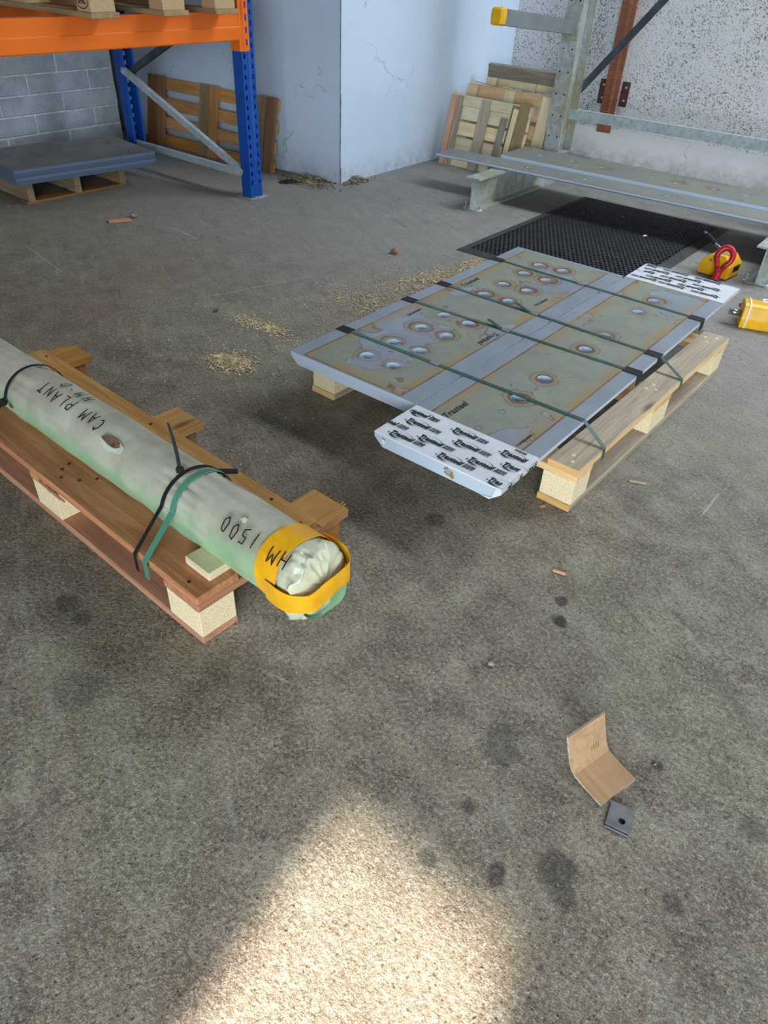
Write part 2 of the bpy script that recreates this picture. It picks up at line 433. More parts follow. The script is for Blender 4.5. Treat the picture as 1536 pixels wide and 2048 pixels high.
M['clear'] = plain('pale_plastic_wrap', lin(206, 208, 180), 0.22, 0, 0.10, 14, 0.3)
M['mint'] = plain('mint_plastic_wrap', lin(168, 216, 172), 0.25, 0, 0.08, 14, 0.3)

# ------------------------------------------------------------------ object helpers
def tag(o, label=None, cat=None, group=None, kind=None):
    if label: o['label'] = label
    if cat: o['category'] = cat
    if group: o['group'] = group
    if kind: o['kind'] = kind
    return o
def link(name, me, mat=None, parent=None, loc=(0, 0, 0), rot=(0, 0, 0)):
    o = bpy.data.objects.new(name, me)
    COL.objects.link(o)
    if mat is not None and me is not None and len(me.materials) == 0:
        me.materials.append(M[mat] if isinstance(mat, str) else mat)
    o.parent = parent
    o.location = loc
    o.rotation_euler = rot
    return o
def thing(name, label, cat, loc=(0, 0, 0), rot=(0, 0, 0), group=None):
    return tag(link(name, None, None, None, loc, rot), label, cat, group)
def me_from(name, verts, faces, smooth=False):
    me = bpy.data.meshes.new(name)
    me.from_pydata([tuple(v) for v in verts], [], faces)
    me.update()
    if smooth:
        for p in me.polygons: p.use_smooth = True
    return me
def bm_mesh(name, bm, smooth=False):
    bmesh.ops.recalc_face_normals(bm, faces=bm.faces)
    me = bpy.data.meshes.new(name)
    bm.to_mesh(me); bm.free()
    if smooth:
        for p in me.polygons: p.use_smooth = True
    return me
BOX = {}
def box_me(l, w, t, bev=0.0015, mat='x'):
    key = (round(l, 4), round(w, 4), round(t, 4), bev, mat)
    if key not in BOX:
        bm = bmesh.new()
        bmesh.ops.create_cube(bm, size=1.0)
        bmesh.ops.scale(bm, vec=(l, w, t), verts=bm.verts)
        if bev > 0:
            bmesh.ops.bevel(bm, geom=list(bm.edges), offset=min(bev, t * 0.3, w * 0.3), segments=1, affect='EDGES')
        BOX[key] = bm_mesh('box', bm)
    return BOX[key]
def board(name, parent, c, dims, axis, mat, bev=0.002, rot=None):
    """dims = (length, width, thickness); axis = direction of the length"""
    me = box_me(*dims, bev, mat)
    r = {'x': (0, 0, 0), 'y': (0, 0, PI / 2), 'z': (0, -PI / 2, 0)}[axis]
    if rot: r = (r[0] + rot[0], r[1] + rot[1], r[2] + rot[2])
    return link(name, me, mat, parent, c, r)
def prism(name, poly, length, axis, mat, parent=None, loc=(0, 0, 0), rot=(0, 0, 0), bev=0.0):
    """poly in the plane across `axis`; y: (x,z), x: (y,z), z: (x,y); extruded 0..length"""
    bm = bmesh.new()
    f = lambda a, b, c: {'y': (a, c, b), 'x': (c, a, b), 'z': (a, b, c)}[axis]
    v0 = [bm.verts.new(f(a, b, 0)) for a, b in poly]
    v1 = [bm.verts.new(f(a, b, length)) for a, b in poly]
    n = len(poly)
    bm.faces.new(v0); bm.faces.new(v1[::-1])
    for i in range(n):
        bm.faces.new((v0[i], v0[(i + 1) % n], v1[(i + 1) % n], v1[i]))
    if bev:
        bmesh.ops.bevel(bm, geom=list(bm.edges), offset=bev, segments=1, affect='EDGES')
    return link(name, bm_mesh(name, bm), mat, parent, loc, rot)
def tube_me(path, r, seg=10, cap=True, taper=None):
    bm = bmesh.new()
    rings = []
    P = [Vector(p) for p in path]
    up = None
    for i, p in enumerate(P):
        d = (P[min(i + 1, len(P) - 1)] - P[max(i - 1, 0)]).normalized()
        if up is None:
            up = Vector((0, 0, 1)) if abs(d.z) < 0.9 else Vector((1, 0, 0))
        a = d.cross(up).normalized(); b = a.cross(d).normalized(); up = b
        rr = r * (taper[i] if taper else 1)
        rings.append([bm.verts.new(p + a * math.cos(2 * PI * k / seg) * rr + b * math.sin(2 * PI * k / seg) * rr) for k in range(seg)])
    for i in range(len(rings) - 1):
        for k in range(seg):
            bm.faces.new((rings[i][k], rings[i][(k + 1) % seg], rings[i + 1][(k + 1) % seg], rings[i + 1][k]))
    if cap:
        bm.faces.new(rings[0][::-1]); bm.faces.new(rings[-1])
    return bm_mesh('tube', bm, True)
def tube(name, path, r, mat, parent=None, loc=(0, 0, 0), rot=(0, 0, 0), seg=10, taper=None):
    return link(name, tube_me(path, r, seg, True, taper), mat, parent, loc, rot)
def ribbon(name, path, width_vec, thick, mat, parent=None, closed=False):
    """flat band along path; width_vec = constant across direction (or list)"""
    P = [Vector(p) for p in path]
    n = len(P)
    bm = bmesh.new()
    rows = []
    for i, p in enumerate(P):
        a = P[i - 1] if (i > 0 or closed) else P[i]
        b = P[(i + 1) % n] if (i < n - 1 or closed) else P[i]
        w = Vector(width_vec[i] if isinstance(width_vec, list) else width_vec)
        nrm = (b - a).normalized().cross(w.normalized()).normalized() * thick
        rows.append([bm.verts.new(p - w / 2), bm.verts.new(p + w / 2), bm.verts.new(p + w / 2 + nrm), bm.verts.new(p - w / 2 + nrm)])
    m = n if closed else n - 1
    for i in range(m):
        q, s = rows[i], rows[(i + 1) % n]
        for k in range(4):
            bm.faces.new((q[k], q[(k + 1) % 4], s[(k + 1) % 4], s[k]))
    if not closed:
        bm.faces.new(rows[0][::-1]); bm.faces.new(rows[-1])
    return link(name, bm_mesh(name, bm), mat, parent)
def cyl_me(r, h, seg=16, r2=None, bev=0):
    bm = bmesh.new()
    bmesh.ops.create_cone(bm, cap_ends=True, segments=seg, radius1=r, radius2=r if r2 is None else r2, depth=h)
    return bm_mesh('cyl', bm)
def apply_bool(me, cutter_bm):
    a = bpy.data.objects.new('t_a', me); COL.objects.link(a)
    cm_ = bpy.data.meshes.new('t_c'); cutter_bm.to_mesh(cm_); cutter_bm.free()
    c = bpy.data.objects.new('t_c', cm_); COL.objects.link(c)
    md = a.modifiers.new('b', 'BOOLEAN'); md.operation = 'DIFFERENCE'; md.object = c; md.solver = 'EXACT'
    dg = bpy.context.evaluated_depsgraph_get()
    res = bpy.data.meshes.new_from_object(a.evaluated_get(dg))
    bpy.data.objects.remove(a); bpy.data.objects.remove(c)
    return res
TXT = {}
def text_me(body, width=None, size=0.03, shear=0.0, bold=0.0):
    key = (body, width, size, shear, bold)
    if key in TXT: return TXT[key]
    cu = bpy.data.curves.new('t', 'FONT')
    cu.body = body; cu.size = size; cu.shear = shear; cu.offset = bold; cu.resolution_u = 2
    o = bpy.data.objects.new('t', cu); COL.objects.link(o)
    bpy.context.view_layer.update()
    dg = bpy.context.evaluated_depsgraph_get()
    me = bpy.data.meshes.new_from_object(o.evaluated_get(dg))
    bpy.data.objects.remove(o)
    xs = [v.co.x for v in me.vertices]
    if width and xs:
        s = width / (max(xs) - min(xs)); x0 = min(xs)
        for v in me.vertices: v.co.x = (v.co.x - x0) * s
    TXT[key] = me
    return me
def merge(parts, name):
    """parts: list of (mesh, Matrix) -> one mesh"""
    bm = bmesh.new()
    for me, mx in parts:
        t = me.copy(); t.transform(mx); bm.from_mesh(t); bpy.data.meshes.remove(t)
    out = bpy.data.meshes.new(name); bm.to_mesh(out); bm.free()
    return out
def T(x=0, y=0, z=0, s=1.0): return Matrix.Translation((x, y, z)) @ Matrix.Scale(s, 4)

# ================================================================== SETTING
def slab(name, x0, x1, y0, y1, z0, z1, mat, kind='structure', parent=None):
    o = link(name, me_from(name, [(x0, y0, z0), (x1, y0, z0), (x1, y1, z0), (x0, y1, z0), (x0, y0, z1), (x1, y0, z1), (x1, y1, z1), (x0, y1, z1)],
             [(3, 2, 1, 0), (4, 5, 6, 7), (0, 1, 5, 4), (1, 2, 6, 5), (2, 3, 7, 6), (3, 0, 4, 7)]), mat, parent)
    if kind and parent is None: o['kind'] = kind
    return o
ZC = 4.2
f = slab('floor', -9.0, 9.0, -11.0, 6.3, -0.1, 0.0, 'floor')
f['label'] = 'worn grey concrete floor with oil spots and fine cracks'
slab('wall_back', -3.29, 5.0, 5.95, 6.3, 0.0, ZC, 'dull')
slab('wall_corner', -6.6, -3.29, 3.83, 6.3, 0.0, ZC, 'wall')['label'] = 'smooth pale blue painted wall with a projecting corner'
slab('trim_1', -3.29, 5.0, 5.935, 5.95, 0.0, 0.22, 'plinth')
slab('trim_2', -3.29, 5.0, 5.92, 5.95, 0.22, ZC, 'roughcast')['label'] = 'white roughcast render with dark speckles'
slab('wall_right', 4.7, 5.0, -3.04, 6.3, 0.0, ZC, 'dull')
slab('wall_far_left', -6.6, -6.4, -3.04, 3.83, 0.0, ZC, 'dull')
# front wall opening; unseen tapered leg added to cut the sun patch's right edge
slab('wall_front', -6.6, -0.006, -3.04, -3.0, 0.0, ZC, 'dull')
slab('trim_3', -0.006, 4.7, -3.04, -3.0, 2.52, ZC, 'dull')
slab('trim_5', 4.2, 4.7, -3.04, -3.0, 0.0, 2.52, 'dull')
prism('sun_patch_blocker', [(0.345, 2.52), (0.92, 2.52), (0.92, 0.0), (0.60, 0.0), (0.385, 2.40)], 0.04, 'y', 'dull', None, (0, -3.04, 0))['kind'] = 'structure'
# roof with a rooflight strip along the back wall
slab('ceiling', -6.6, 5.0, -3.04, 4.8, ZC, ZC + 0.1, 'roof')
slab('ceiling', -6.6, -1.3, 4.8, 6.3, ZC, ZC + 0.1, 'roof')
slab('ceiling', 4.5, 5.0, 4.8, 6.3, ZC, ZC + 0.1, 'roof')
slab('ceiling', -1.3, 4.5, 5.9, 6.3, ZC, ZC + 0.1, 'roof')
# block wall: mortar core and separate blocks, every course offset by half a block
wc = bpy.data.objects['wall_corner']
for z0, z1, w in ((0.0, 0.10, .012), (0.10, 0.33, .006), (0.33, 0.52, .008), (0.52, 0.9, .004), (0.9, 2.4, .005)):
    slab('corner_bead', -3.2905, -3.2885, 3.829, 3.832 + w, z0, z1, 'mortar_dark', None, wc)
wl = slab('wall_left', -5.42, -5.1955, -3.0, 3.545, 0.0, ZC, 'mortar')
wl['label'] = 'rough grey painted wall of long flat concrete blocks'
BL, BH = 0.457, 0.1165
for row in range(13):
    off = 3.34 if row % 2 else 3.115
    ys = [off - BL * k for k in range(1, 7)] + [off]
    for y0 in ys:
        y1 = min(y0 + BL, 3.55)
        if y1 - y0 < 0.05 or y0 < 0.6: continue
        z0 = 0.015 + row * BH
        dx = random.uniform(-0.003, 0.004)
        board('block', wl, (-5.203 + dx, (y0 + y1) / 2, z0 + BH / 2), (round(y1 - y0 - 0.010, 3), 0.03, BH - 0.010), 'y', 'block', 0.005)

# ================================================================== PALLETS
def pallet(root, L, Wd, tops, lats, runners, blocks_y, mats, H=(0.022, 0.078, 0.022, 0.022), lat_ext=None, block_w=None):
    """local frame: x across the deck boards, y along the deck boards (length L), z up."""
    hb, hk, hl, ht = H
    mt, ml, mb, mk = mats
    z = 0
    for (x0, x1) in runners:
        board('bottom_board', root, ((x0 + x1) / 2, L / 2, hb / 2), (L, x1 - x0, hb), 'y', mb)
        for (y0, y1) in blocks_y:
            bw = block_w or (x1 - x0)
            board('block', root, ((x0 + x1) / 2, (y0 + y1) / 2, hb + hk / 2), (y1 - y0, bw - 0.004, hk), 'y', mk, 0.001)
    for (y0, y1) in lats:
        x0, x1 = lat_ext or (0, Wd)
        board('stringer_board', root, ((x0 + x1) / 2, (y0 + y1) / 2, hb + hk + hl / 2), (x1 - x0, y1 - y0, hl), 'x', ml)
    for (x0, x1) in tops:
        board('deck_board', root, ((x0 + x1) / 2, L / 2, hb + hk + hl + ht / 2), (L, x1 - x0, ht), 'y', mt)
def nails(root, pts, z, mat='rust_dark', r=0.004):
    for x, y in pts:
        link('nail', NAIL, mat if len(NAIL.materials) == 0 else None, root, (x, y, z))
NAIL = cyl_me(0.0045, 0.002, 8)

# right pallet under the plates
pr = thing('pallet', 'weathered wooden pallet with chipboard blocks under the rusty holed steel plates', 'pallet', (-1.550, 1.662, 0), (0, 0, R(-2.0)), 'wooden pallets')
pallet(pr, 1.2, 1.02, [(0, .1), (.165, .265), (.33, .43), (.46, .56), (.60, .70), (.745, .845), (.925, 1.02)], [(0, .1), (.53, .67), (1.1, 1.2)],
       [(0, .105), (.46, .56), (.915, 1.02)], [(.003, .1), (.53, .67), (1.1, 1.197)], ('wood_grey', 'wood_fresh', 'wood_grey', 'chip'))
# fresh sawn edge strip along the worn outer board (orange heartwood showing at the edge)
board('edge_strip', pr, (1.0195, 0.6, 0.132), (1.198, 0.003, 0.019), 'y', 'wood_fresh', 0.0)
board('end_strip', pr, (0.9725, 0.0, 0.133), (0.094, 0.003, 0.020), 'x', 'wood_fresh', 0.0)
board('end_strip', pr, (0.9675, 0.0, 0.011), (0.104, 0.003, 0.020), 'x', 'wood_fresh', 0.0)
board('end_strip', pr, (0.0525, 0.0, 0.011), (0.104, 0.003, 0.020), 'x', 'wood_fresh', 0.0)
NAILP = cyl_me(0.0055, 0.002, 8)
for x, y in ((.945, .045), (.972, .062), (.985, .03), (.955, .59), (.985, .60), (.965, .63), (.95, 1.14), (.985, 1.16), (.97, 1.10)):
    link('nail', NAILP, 'wood_pale', pr, (x, y, 0.1445))

# left pallet under the shaft (cut-down half pallet); local x = -along
pl = thing('pallet', 'reddish cut-down pallet strapped beneath the plastic-wrapped shaft', 'pallet', (-0.9396, 0.6339, 0), (0, 0, R(-3.4)), 'wooden pallets')
board('deck_board', pl, (-0.655, 0.0575, 0.133), (1.31, 0.115, 0.022), 'x', 'wood_red', 0.003)
board('deck_board', pl, (-0.660, 0.317, 0.133), (1.30, 0.104, 0.022), 'x', 'wood_amber', 0.003)
for a in (0.0, 0.594, 1.197):
    board('stringer_board', pl, (-a - 0.063, 0.235, 0.111), (0.470, 0.126, 0.022), 'y', 'wood_red' if a == 0 else 'wood_amber', 0.003)
    board('block', pl, (-a - 0.060, 0.049, 0.061), (0.118, 0.096, 0.078), 'x', 'chip', 0.001)
    board('block', pl, (-a - 0.063, 0.408, 0.061), (0.10, 0.085, 0.078), 'x', 'wood_brown', 0.002)
    # paler top of the protruding stringer ends
    board('stringer_end', pl, (-a - 0.063, 0.421, 0.1225), (0.096, 0.124, 0.0035), 'y', 'wood_amber', 0.0)
board('bottom_board', pl, (-0.655, 0.050, 0.011), (1.31, 0.100, 0.022), 'x', 'wood_red', 0.003)
board('bottom_board', pl, (-0.655, 0.408, 0.011), (1.31, 0.090, 0.022), 'x', 'wood_brown', 0.003)
nails(pl, [(-.055, .022), (-.075, .06), (-.03, .085), (-.60, .03), (-.64, .075), (-.63, .05), (-.53, .09), (-.555, .055), (-.03, .33), (-.15, .345), (-.66, .34), (-1.25, .345)], 0.1445)
# splintered stringer end fibres
for k in range(14):
    x = -0.008 - k * 0.0088
    ln = random.uniform(0.004, 0.018) * (1.6 if k < 4 else 1)
    board('splinter', pl, (x, 0.470 + ln / 2, 0.115 + random.uniform(-.004, .006)), (ln, 0.003, 0.002), 'y', 'wood_amber', 0.0, (0, random.uniform(-.2, .2), random.uniform(-.3, .3)))
for k in range(6):
    ln = random.uniform(0.004, 0.012)
    board('splinter', pl, (-0.60 - k * 0.012, 0.470 + ln / 2, 0.116), (ln, 0.003, 0.002), 'y', 'wood_amber', 0.0, (0, 0, random.uniform(-.3, .3)))
for k in range(7):
    board('splinter', pl, (-0.565 - k * 0.012, -0.002, 0.118 - random.uniform(0, .008)), (0.05, 0.003, 0.004), 'x', 'wood_red', 0.0, (0, random.uniform(.1, .25), 0.03))

# ================================================================== WRAPPED SHAFT
TH = R(2.385)
AX0 = Vector((-1.2, 0.812, 0.213)); AXD = Vector((-math.cos(TH), math.sin(TH), 0)); AXN = Vector((-math.sin(TH), -math.cos(TH), 0))
RS = 0.080
def cyl(s, phi, r=RS):
    """point on the shaft; phi from the top, positive to the camera side"""
    return AX0 + AXD * s + (Vector((0, 0, 1)) * math.cos(phi) + AXN * math.sin(phi)) * r
sh = thing('wrapped_shaft', 'long round shaft wrapped in dusty green plastic lying on the reddish pallet', 'shaft', (AX0.x, AX0.y, 0))
SHL = Vector((AX0.x, AX0.y, 0))
def wrinkle(s, phi):
    n = noise.noise(Vector((s * 9, math.cos(phi) * 2.2, math.sin(phi) * 2.2)))
    w = 0.0038 * n
    # gathers round the bands and near the end
    for s0, amp in ((-0.07, 0.009), (0.647, 0.008)):
        g = math.exp(-((s - s0) / 0.09) ** 2)
        w += amp * g * noise.noise(Vector((s * 4 + phi * 2.2, phi * 7, 3.1 + s0))) - 0.002 * math.exp(-((s - s0) / 0.02) ** 2)
    e = max(0.0, min(1.0, (-s - 0.20) / 0.2))
    w += 0.005 * e * noise.noise(Vector((s * 12, phi * 2.5, 8.0)))
    return w
def shaft_mesh(s0, s1, ns, nphi, end=False):
    verts, faces = [], []
    for i in range(ns + 1):
        s = s0 + (s1 - s0) * i / ns
        for j in range(nphi):
            ph = 2 * PI * j / nphi
            verts.append(cyl(s, ph, RS + wrinkle(s, ph)) - SHL)
    for i in range(ns):
        for j in range(nphi):
            a = i * nphi + j; b = i * nphi + (j + 1) % nphi
            faces.append((a, b, b + nphi, a + nphi))
    return verts, faces
v, fc = shaft_mesh(-0.425, 1.30, 190, 72)
fc.append(tuple(range(72))[::-1] if False else tuple(range(190 * 72, 191 * 72)))
link('wrap', me_from('wrap', v, fc, True), 'wrap', sh)
# gathered end: radial folds closing over the shaft end
verts, faces = [], []
NP = 96; NR = 26
for i in range(NR + 1):
    t = i / NR
    if t < 0.45:
        u = t / 0.45
        s = -0.425 - 0.040 * u; rad = RS * (1.0 - 0.03 * u)
    else:
        u = (t - 0.45) / 0.55
        s = -0.465 - 0.022 * math.sin(u * PI / 2) ; rad = RS * 0.97 * math.cos(u * PI / 2) ** 0.75 if u < 1 else 0.001
    for j in range(NP):
        ph = 2 * PI * j / NP
        fold = 1.2 * noise.noise(Vector((math.cos(ph) * 2.6, math.sin(ph) * 2.6, t * 3.3))) + 0.8 * noise.noise(Vector((math.cos(ph) * 8, math.sin(ph) * 8, t * 2 + 5)))
        k = min(1, t * 3)
        droop = 1.0 + 0.20 * k * max(0, -math.cos(ph)) + 0.05 * k * max(0, math.sin(ph))
        p = cyl(s + 0.010 * k * abs(fold), ph, max(0.001, rad * droop + 0.009 * k * fold * min(1, rad / 0.03)))
        verts.append(p - SHL)
for i in range(NR):
    for j in range(NP):
        a = i * NP + j; b = i * NP + (j + 1) % NP
        faces.append((b, a, a + NP, b + NP))
link('gathered_end', me_from('gathered_end', verts, faces, True), 'clear', sh)
# green lining fold that hangs out under the end
bm = bmesh.new()
g = []
for i in range(9):
    row = []
    for j in range(13):
        ph = R(140 + 8.5 * j); t = i / 8
        p = cyl(-0.462 - 0.026 * math.sin(t * PI) * (1 + 0.2 * math.sin(j * 0.9)), ph, RS * (0.98 + 0.22 * t * math.sin(PI * j / 12) + 0.02 * math.sin(j * 1.1 + t * 4))) - SHL
        row.append(bm.verts.new(p))
    g.append(row)
for i in range(8):
    for j in range(12):
        bm.faces.new((g[i][j], g[i][j + 1], g[i + 1][j + 1], g[i + 1][j]))
bmesh.ops.solidify(bm, geom=list(bm.faces), thickness=0.002)
link('lining_fold', bm_mesh('lining_fold', bm, True), 'mint', sh)
# yellow tape: ring and a strip across the end
path = [cyl(-0.396 + 0.006 * math.sin(a * 2), a, RS + 0.0035 + max(0, wrinkle(-0.396, a))) - SHL for a in [2 * PI * i / 48 for i in range(48)]]
ribbon('tape_ring', path, AXD * 0.062, -0.0012, 'tape', sh, True)
A_, B_ = R(94), R(-80)
ctrl = [cyl(-0.400, A_, RS + .006), cyl(-0.440, A_, RS + .010), cyl(-0.470, A_, RS + .004), cyl(-0.500, A_, RS - .020)]
e0, e1 = cyl(-0.506, A_, RS - .035), cyl(-0.506, B_, RS - .035)
ctrl += [e0.lerp(e1, t) + Vector((0, 0, 0.004)) * math.sin(PI * t) + Vector((0, 0, 0.006)) - AXD * 0.002 * math.sin(PI * t) for t in (0, .2, .4, .6, .8, 1)]
ctrl += [cyl(-0.500, B_, RS - .018), cyl(-0.470, B_, RS + .004), cyl(-0.440, B_, RS + .009), cyl(-0.400, B_, RS + .006)]
for _ in range(2):
    nc = [ctrl[0]]
    for p, q in zip(ctrl[:-1], ctrl[1:]):
        nc += [p.lerp(q, .25), p.lerp(q, .75)]
    ctrl = nc + [ctrl[-1]]
pts = [p - SHL for p in ctrl]
wv = []
for i in range(len(pts)):
    d = (pts[min(i + 1, len(pts) - 1)] - pts[max(i - 1, 0)]).normalized()
    w = (Vector((0, 0, 1)) - d * d.z).normalized()
    wv.append(w * (0.050 + 0.003 * math.sin(i * 0.35)))
ribbon('tape_strip', pts, wv, 0.0012, 'tape', sh)
# torn hole with ragged pale rim
def patch(name, s0, p0, rs, rp, r, mat, jag=0.0, n=26, bulge=0.0):
    vs = [cyl(s0, p0, r + bulge) - SHL]
    for i in range(n):
        a = 2 * PI * i / n
        k = 1 + jag * random.uniform(-1, 1)
        vs.append(cyl(s0 + rs * k * math.cos(a), p0 + rp * k * math.sin(a), r) - SHL)
    fs = [(0, 1 + i, 1 + (i + 1) % n) for i in range(n)]
    return link(name, me_from(name, vs, fs, False), mat, sh)
patch('torn_rim', 0.181, R(36.5), 0.042, R(13), RS + 0.0032, 'torn_rim', 0.18, bulge=0.003)
patch('torn_hole', 0.181, R(33.8), 0.034, R(7.5), RS + 0.0066, 'torn', 0.12, bulge=0.001)
patch('puncture', -0.283, R(23), 0.008, R(4), RS + 0.005, 'torn_rim', 0.25)
patch('puncture', 0.63, R(88), 0.010, R(5), RS + 0.004, 'torn', 0.2)
# handwriting
STROKES = {'C': [[(.6, .8), (.4, 1), (.1, .7), (.1, .3), (.35, 0), (.65, .15)]], 'A': [[(0, 0), (.35, 1), (.65, 0)], [(.1, .4), (.56, .4)]],
           'M': [[(0, 0), (.08, 1), (.33, .4), (.6, 1), (.7, 0)]], 'P': [[(.05, 0), (.08, 1), (.5, .95), (.58, .68), (.4, .48), (.06, .5)]],
           'L': [[(.08, 1), (.05, 0), (.55, .05)]], 'N': [[(.05, 0), (.05, 1), (.58, 0), (.6, 1)]], 'T': [[(0, 1), (.68, .95)], [(.34, 1), (.32, 0)]],
           'H': [[(.05, 0), (.08, 1)], [(.6, 0), (.6, 1)], [(.06, .5), (.6, .52)]], '1': [[(.3, 0), (.35, 1)]], '5': [[(.6, 1), (.15, 1), (.1, .6), (.5, .55), (.55, .2), (.1, 0)]],
           '0': [[(.3, 0), (.05, .4), (.2, 1), (.5, .9), (.55, .3), (.3, 0)]], 'D': [[(.08, 0), (.08, 1), (.5, .8), (.55, .3), (.1, 0)]], '-': [[(.1, .5), (.5, .5)]]}
def handwrite(txt, s0, phi0, size, adv, mat, r=RS + 0.0045, w=0.0036):
    """advance toward +s (away from the camera end); letters' tops toward the camera side"""
    s = s0
    for ch in txt:
        if ch != ' ':
            for st in STROKES[ch]:
                bm = bmesh.new()
                dense = []
                for (a, b), (c, d) in zip(st[:-1], st[1:]):
                    for q in range(4):
                        dense.append((a + (c - a) * q / 4, b + (d - b) * q / 4))
                dense.append(st[-1])
                prev = None
                for i, (a, b) in enumerate(dense):
                    a0, b0 = dense[max(i - 1, 0)]; a1, b1 = dense[min(i + 1, len(dense) - 1)]
                    dx, dy = a1 - a0, b1 - b0; L = math.hypot(dx, dy) or 1
                    nx, ny = -dy / L * w / 2, dx / L * w / 2
                    cs, cp = s + a * size * 0.9, phi0 + (b * size + 0.1 * size * math.sin(s * 60)) / RS
                    rr = r + max(0, wrinkle(cs, cp))
                    p1 = bm.verts.new(cyl(cs + nx, cp + ny / RS, rr) - SHL); p2 = bm.verts.new(cyl(cs - nx, cp - ny / RS, rr) - SHL)
                    if prev: bm.faces.new((prev[0], prev[1], p2, p1))
                    prev = (p1, p2)
                link('pen_stroke', bm_mesh('pen_stroke', bm), mat, sh)
        s += adv
handwrite('CAM PLANT', 0.248, R(8), 0.034, 0.033, 'marker')
handwrite('HM-D', 0.372, R(-22), 0.030, 0.036, 'marker')
handwrite('HM 1500', -0.436, R(30), 0.032, 0.029, 'marker', RS + 0.0085, 0.003)
# bands round shaft and pallet
def band_path(sa, sb, z0=0.095, back=True, off=0.004, r=RS + 0.006):
    """from the outer edge of the front deck board up over the shaft to the rear deck board"""
    base = AX0 + AXD * sa
    yo = -0.172
    P0 = Vector((base.x, base.y, 0)) + (-AXN) * yo
    pth = [Vector((P0.x, P0.y, z0)), Vector((P0.x, P0.y, 0.146))]
    t0 = R(76)
    for i in range(15):
        k = i / 14
        pth.append(cyl(sa + (sb - sa) * k, t0 - (t0 + R(70)) * k, r))
    q = cyl(sb, R(-78), r)
    pth.append(q)
    e = q - AXN * 0.035; e.z = 0.150
    pth.append(e)
    return pth
def band(name, label, cat, sa, sb, width, mat, extra=True, group=None):
    pth = band_path(sa, sb)
    o0 = pth[0].copy(); o0.z = 0
    t = thing(name, label, cat, tuple(o0), group=group)
    ribbon('band', [p - o0 for p in pth], AXD * width, 0.0016, mat, t)
    return t, o0
t, o0 = band('cable_tie', 'black cable tie with a long upright tail around the shaft near its taped end', 'cable tie', -0.054, -0.074, 0.010, 'black_plastic', group='black ties on the shaft')
hd = cyl(-0.052, R(13), RS + 0.011)
link('head', box_me(0.016, 0.014, 0.014, 0.002, 'tie'), 'black_plastic', t, hd - o0, (R(10), 0, R(30)))
tl1 = hd + Vector((-0.022, 0.004, 0.112))
ribbon('tail', [hd - o0, hd.lerp(tl1, .35) + Vector((.004, 0, 0)) - o0, hd.lerp(tl1, .7) + Vector((.004, 0, 0)) - o0, tl1 - o0], [Vector((.59, .81, 0)) * q for q in (.0085, .008, .0075, .005)], 0.0016, 'black_plastic', t)
cc = cyl(-0.086, R(-58), RS + .014)
link('loose_end', box_me(0.055, 0.018, 0.004, 0.001, 'tie'), 'black_plastic', t, cc - o0, (0, R(8), math.atan2(.81, .59)))
t, o0 = band('strap', 'green plastic strap around the shaft beside the cable tie', 'strap', -0.092, -0.092, 0.016, 'strap_pale', group='green packing straps')
t, o0 = band('cable_tie', 'black cable tie around the shaft at the left edge of the picture', 'cable tie', 0.648, 0.640, 0.010, 'black_plastic', group='black ties on the shaft')
link('head', box_me(0.018, 0.016, 0.016, 0.002, 'tie2'), 'black_plastic', t, cyl(0.650, R(84), RS + .012) - o0, (0, R(40), 0))
# rubber strip and chock
rs = tag(prism('rubber_strip', [(0, 0), (0.05, 0), (0.05, 0.008), (0, 0.008)], 1.10, 'x', 'rubber', None, (-2.12, 0.80, 0.1225), (0, 0, R(-3.4))), 'black rubber strip in the gap under the wrapped shaft', 'rubber strip')
ck = tag(prism('wood_chock', [(-0.045, 0.0), (0.030, 0.0), (0.030, 0.020), (-0.045, 0.023)], 0.085, 'x', 'wood_pale', None, (-1.041, 0.738, 0.1445), (0, 0, R(-3.4)), 0.0015), 'pale sawn wood chock wedged on the pallet board against the shaft', 'wood chock')

# ================================================================== STEEL PLATES
PT = 0.042
def plate_mesh(w, l, t, holes, r0=0.0245, r1=0.0195, ch=0.030, chz=0.026):
    bm = bmesh.new()
    poly = [(0, t), (w, t), (w, t - 0.015), (w - ch, t - 0.015 - chz + 0.0), (ch, t - 0.015 - chz), (0, t - 0.015)]
    poly = [(a, max(0, b)) for a, b in poly]
    poly[3] = (w - ch, 0); poly[4] = (ch, 0)
    v0 = [bm.verts.new((a, 0, b)) for a, b in poly]; v1 = [bm.verts.new((a, l, b)) for a, b in poly]
    bm.faces.new(v0); bm.faces.new(v1[::-1])
    for i in range(6):
        bm.faces.new((v0[i], v0[(i + 1) % 6], v1[(i + 1) % 6], v1[i]))
    bmesh.ops.recalc_face_normals(bm, faces=bm.faces)
    me = bpy.data.meshes.new('plate'); bm.to_mesh(me); bm.free()
    cb = bmesh.new()
    for hx, hy in holes:
        # countersunk bore, closed at the bottom by the deck below
        bmesh.ops.create_cone(cb, cap_ends=True, segments=28, radius1=r1, radius2=r0 + (r0 - r1) * 0.02, depth=t * 0.86, matrix=Matrix.Translation((hx, hy, t - t * 0.43 + 0.0004)))
    return apply_bool(me, cb)
LA = R(-0.70); LO = Vector((-1.556, 1.567, 0.144)); LW, LL = 0.517, 1.487
RA = R(-0.92); RO = Vector((-1.036, 1.362, 0.144)); RW, RL = 0.414, 1.920
def to_loc(O, a, x, y):
    dx, dy = x - O.x, y - O.y
    return (dx * math.cos(a) + dy * math.sin(a), -dx * math.sin(a) + dy * math.cos(a))
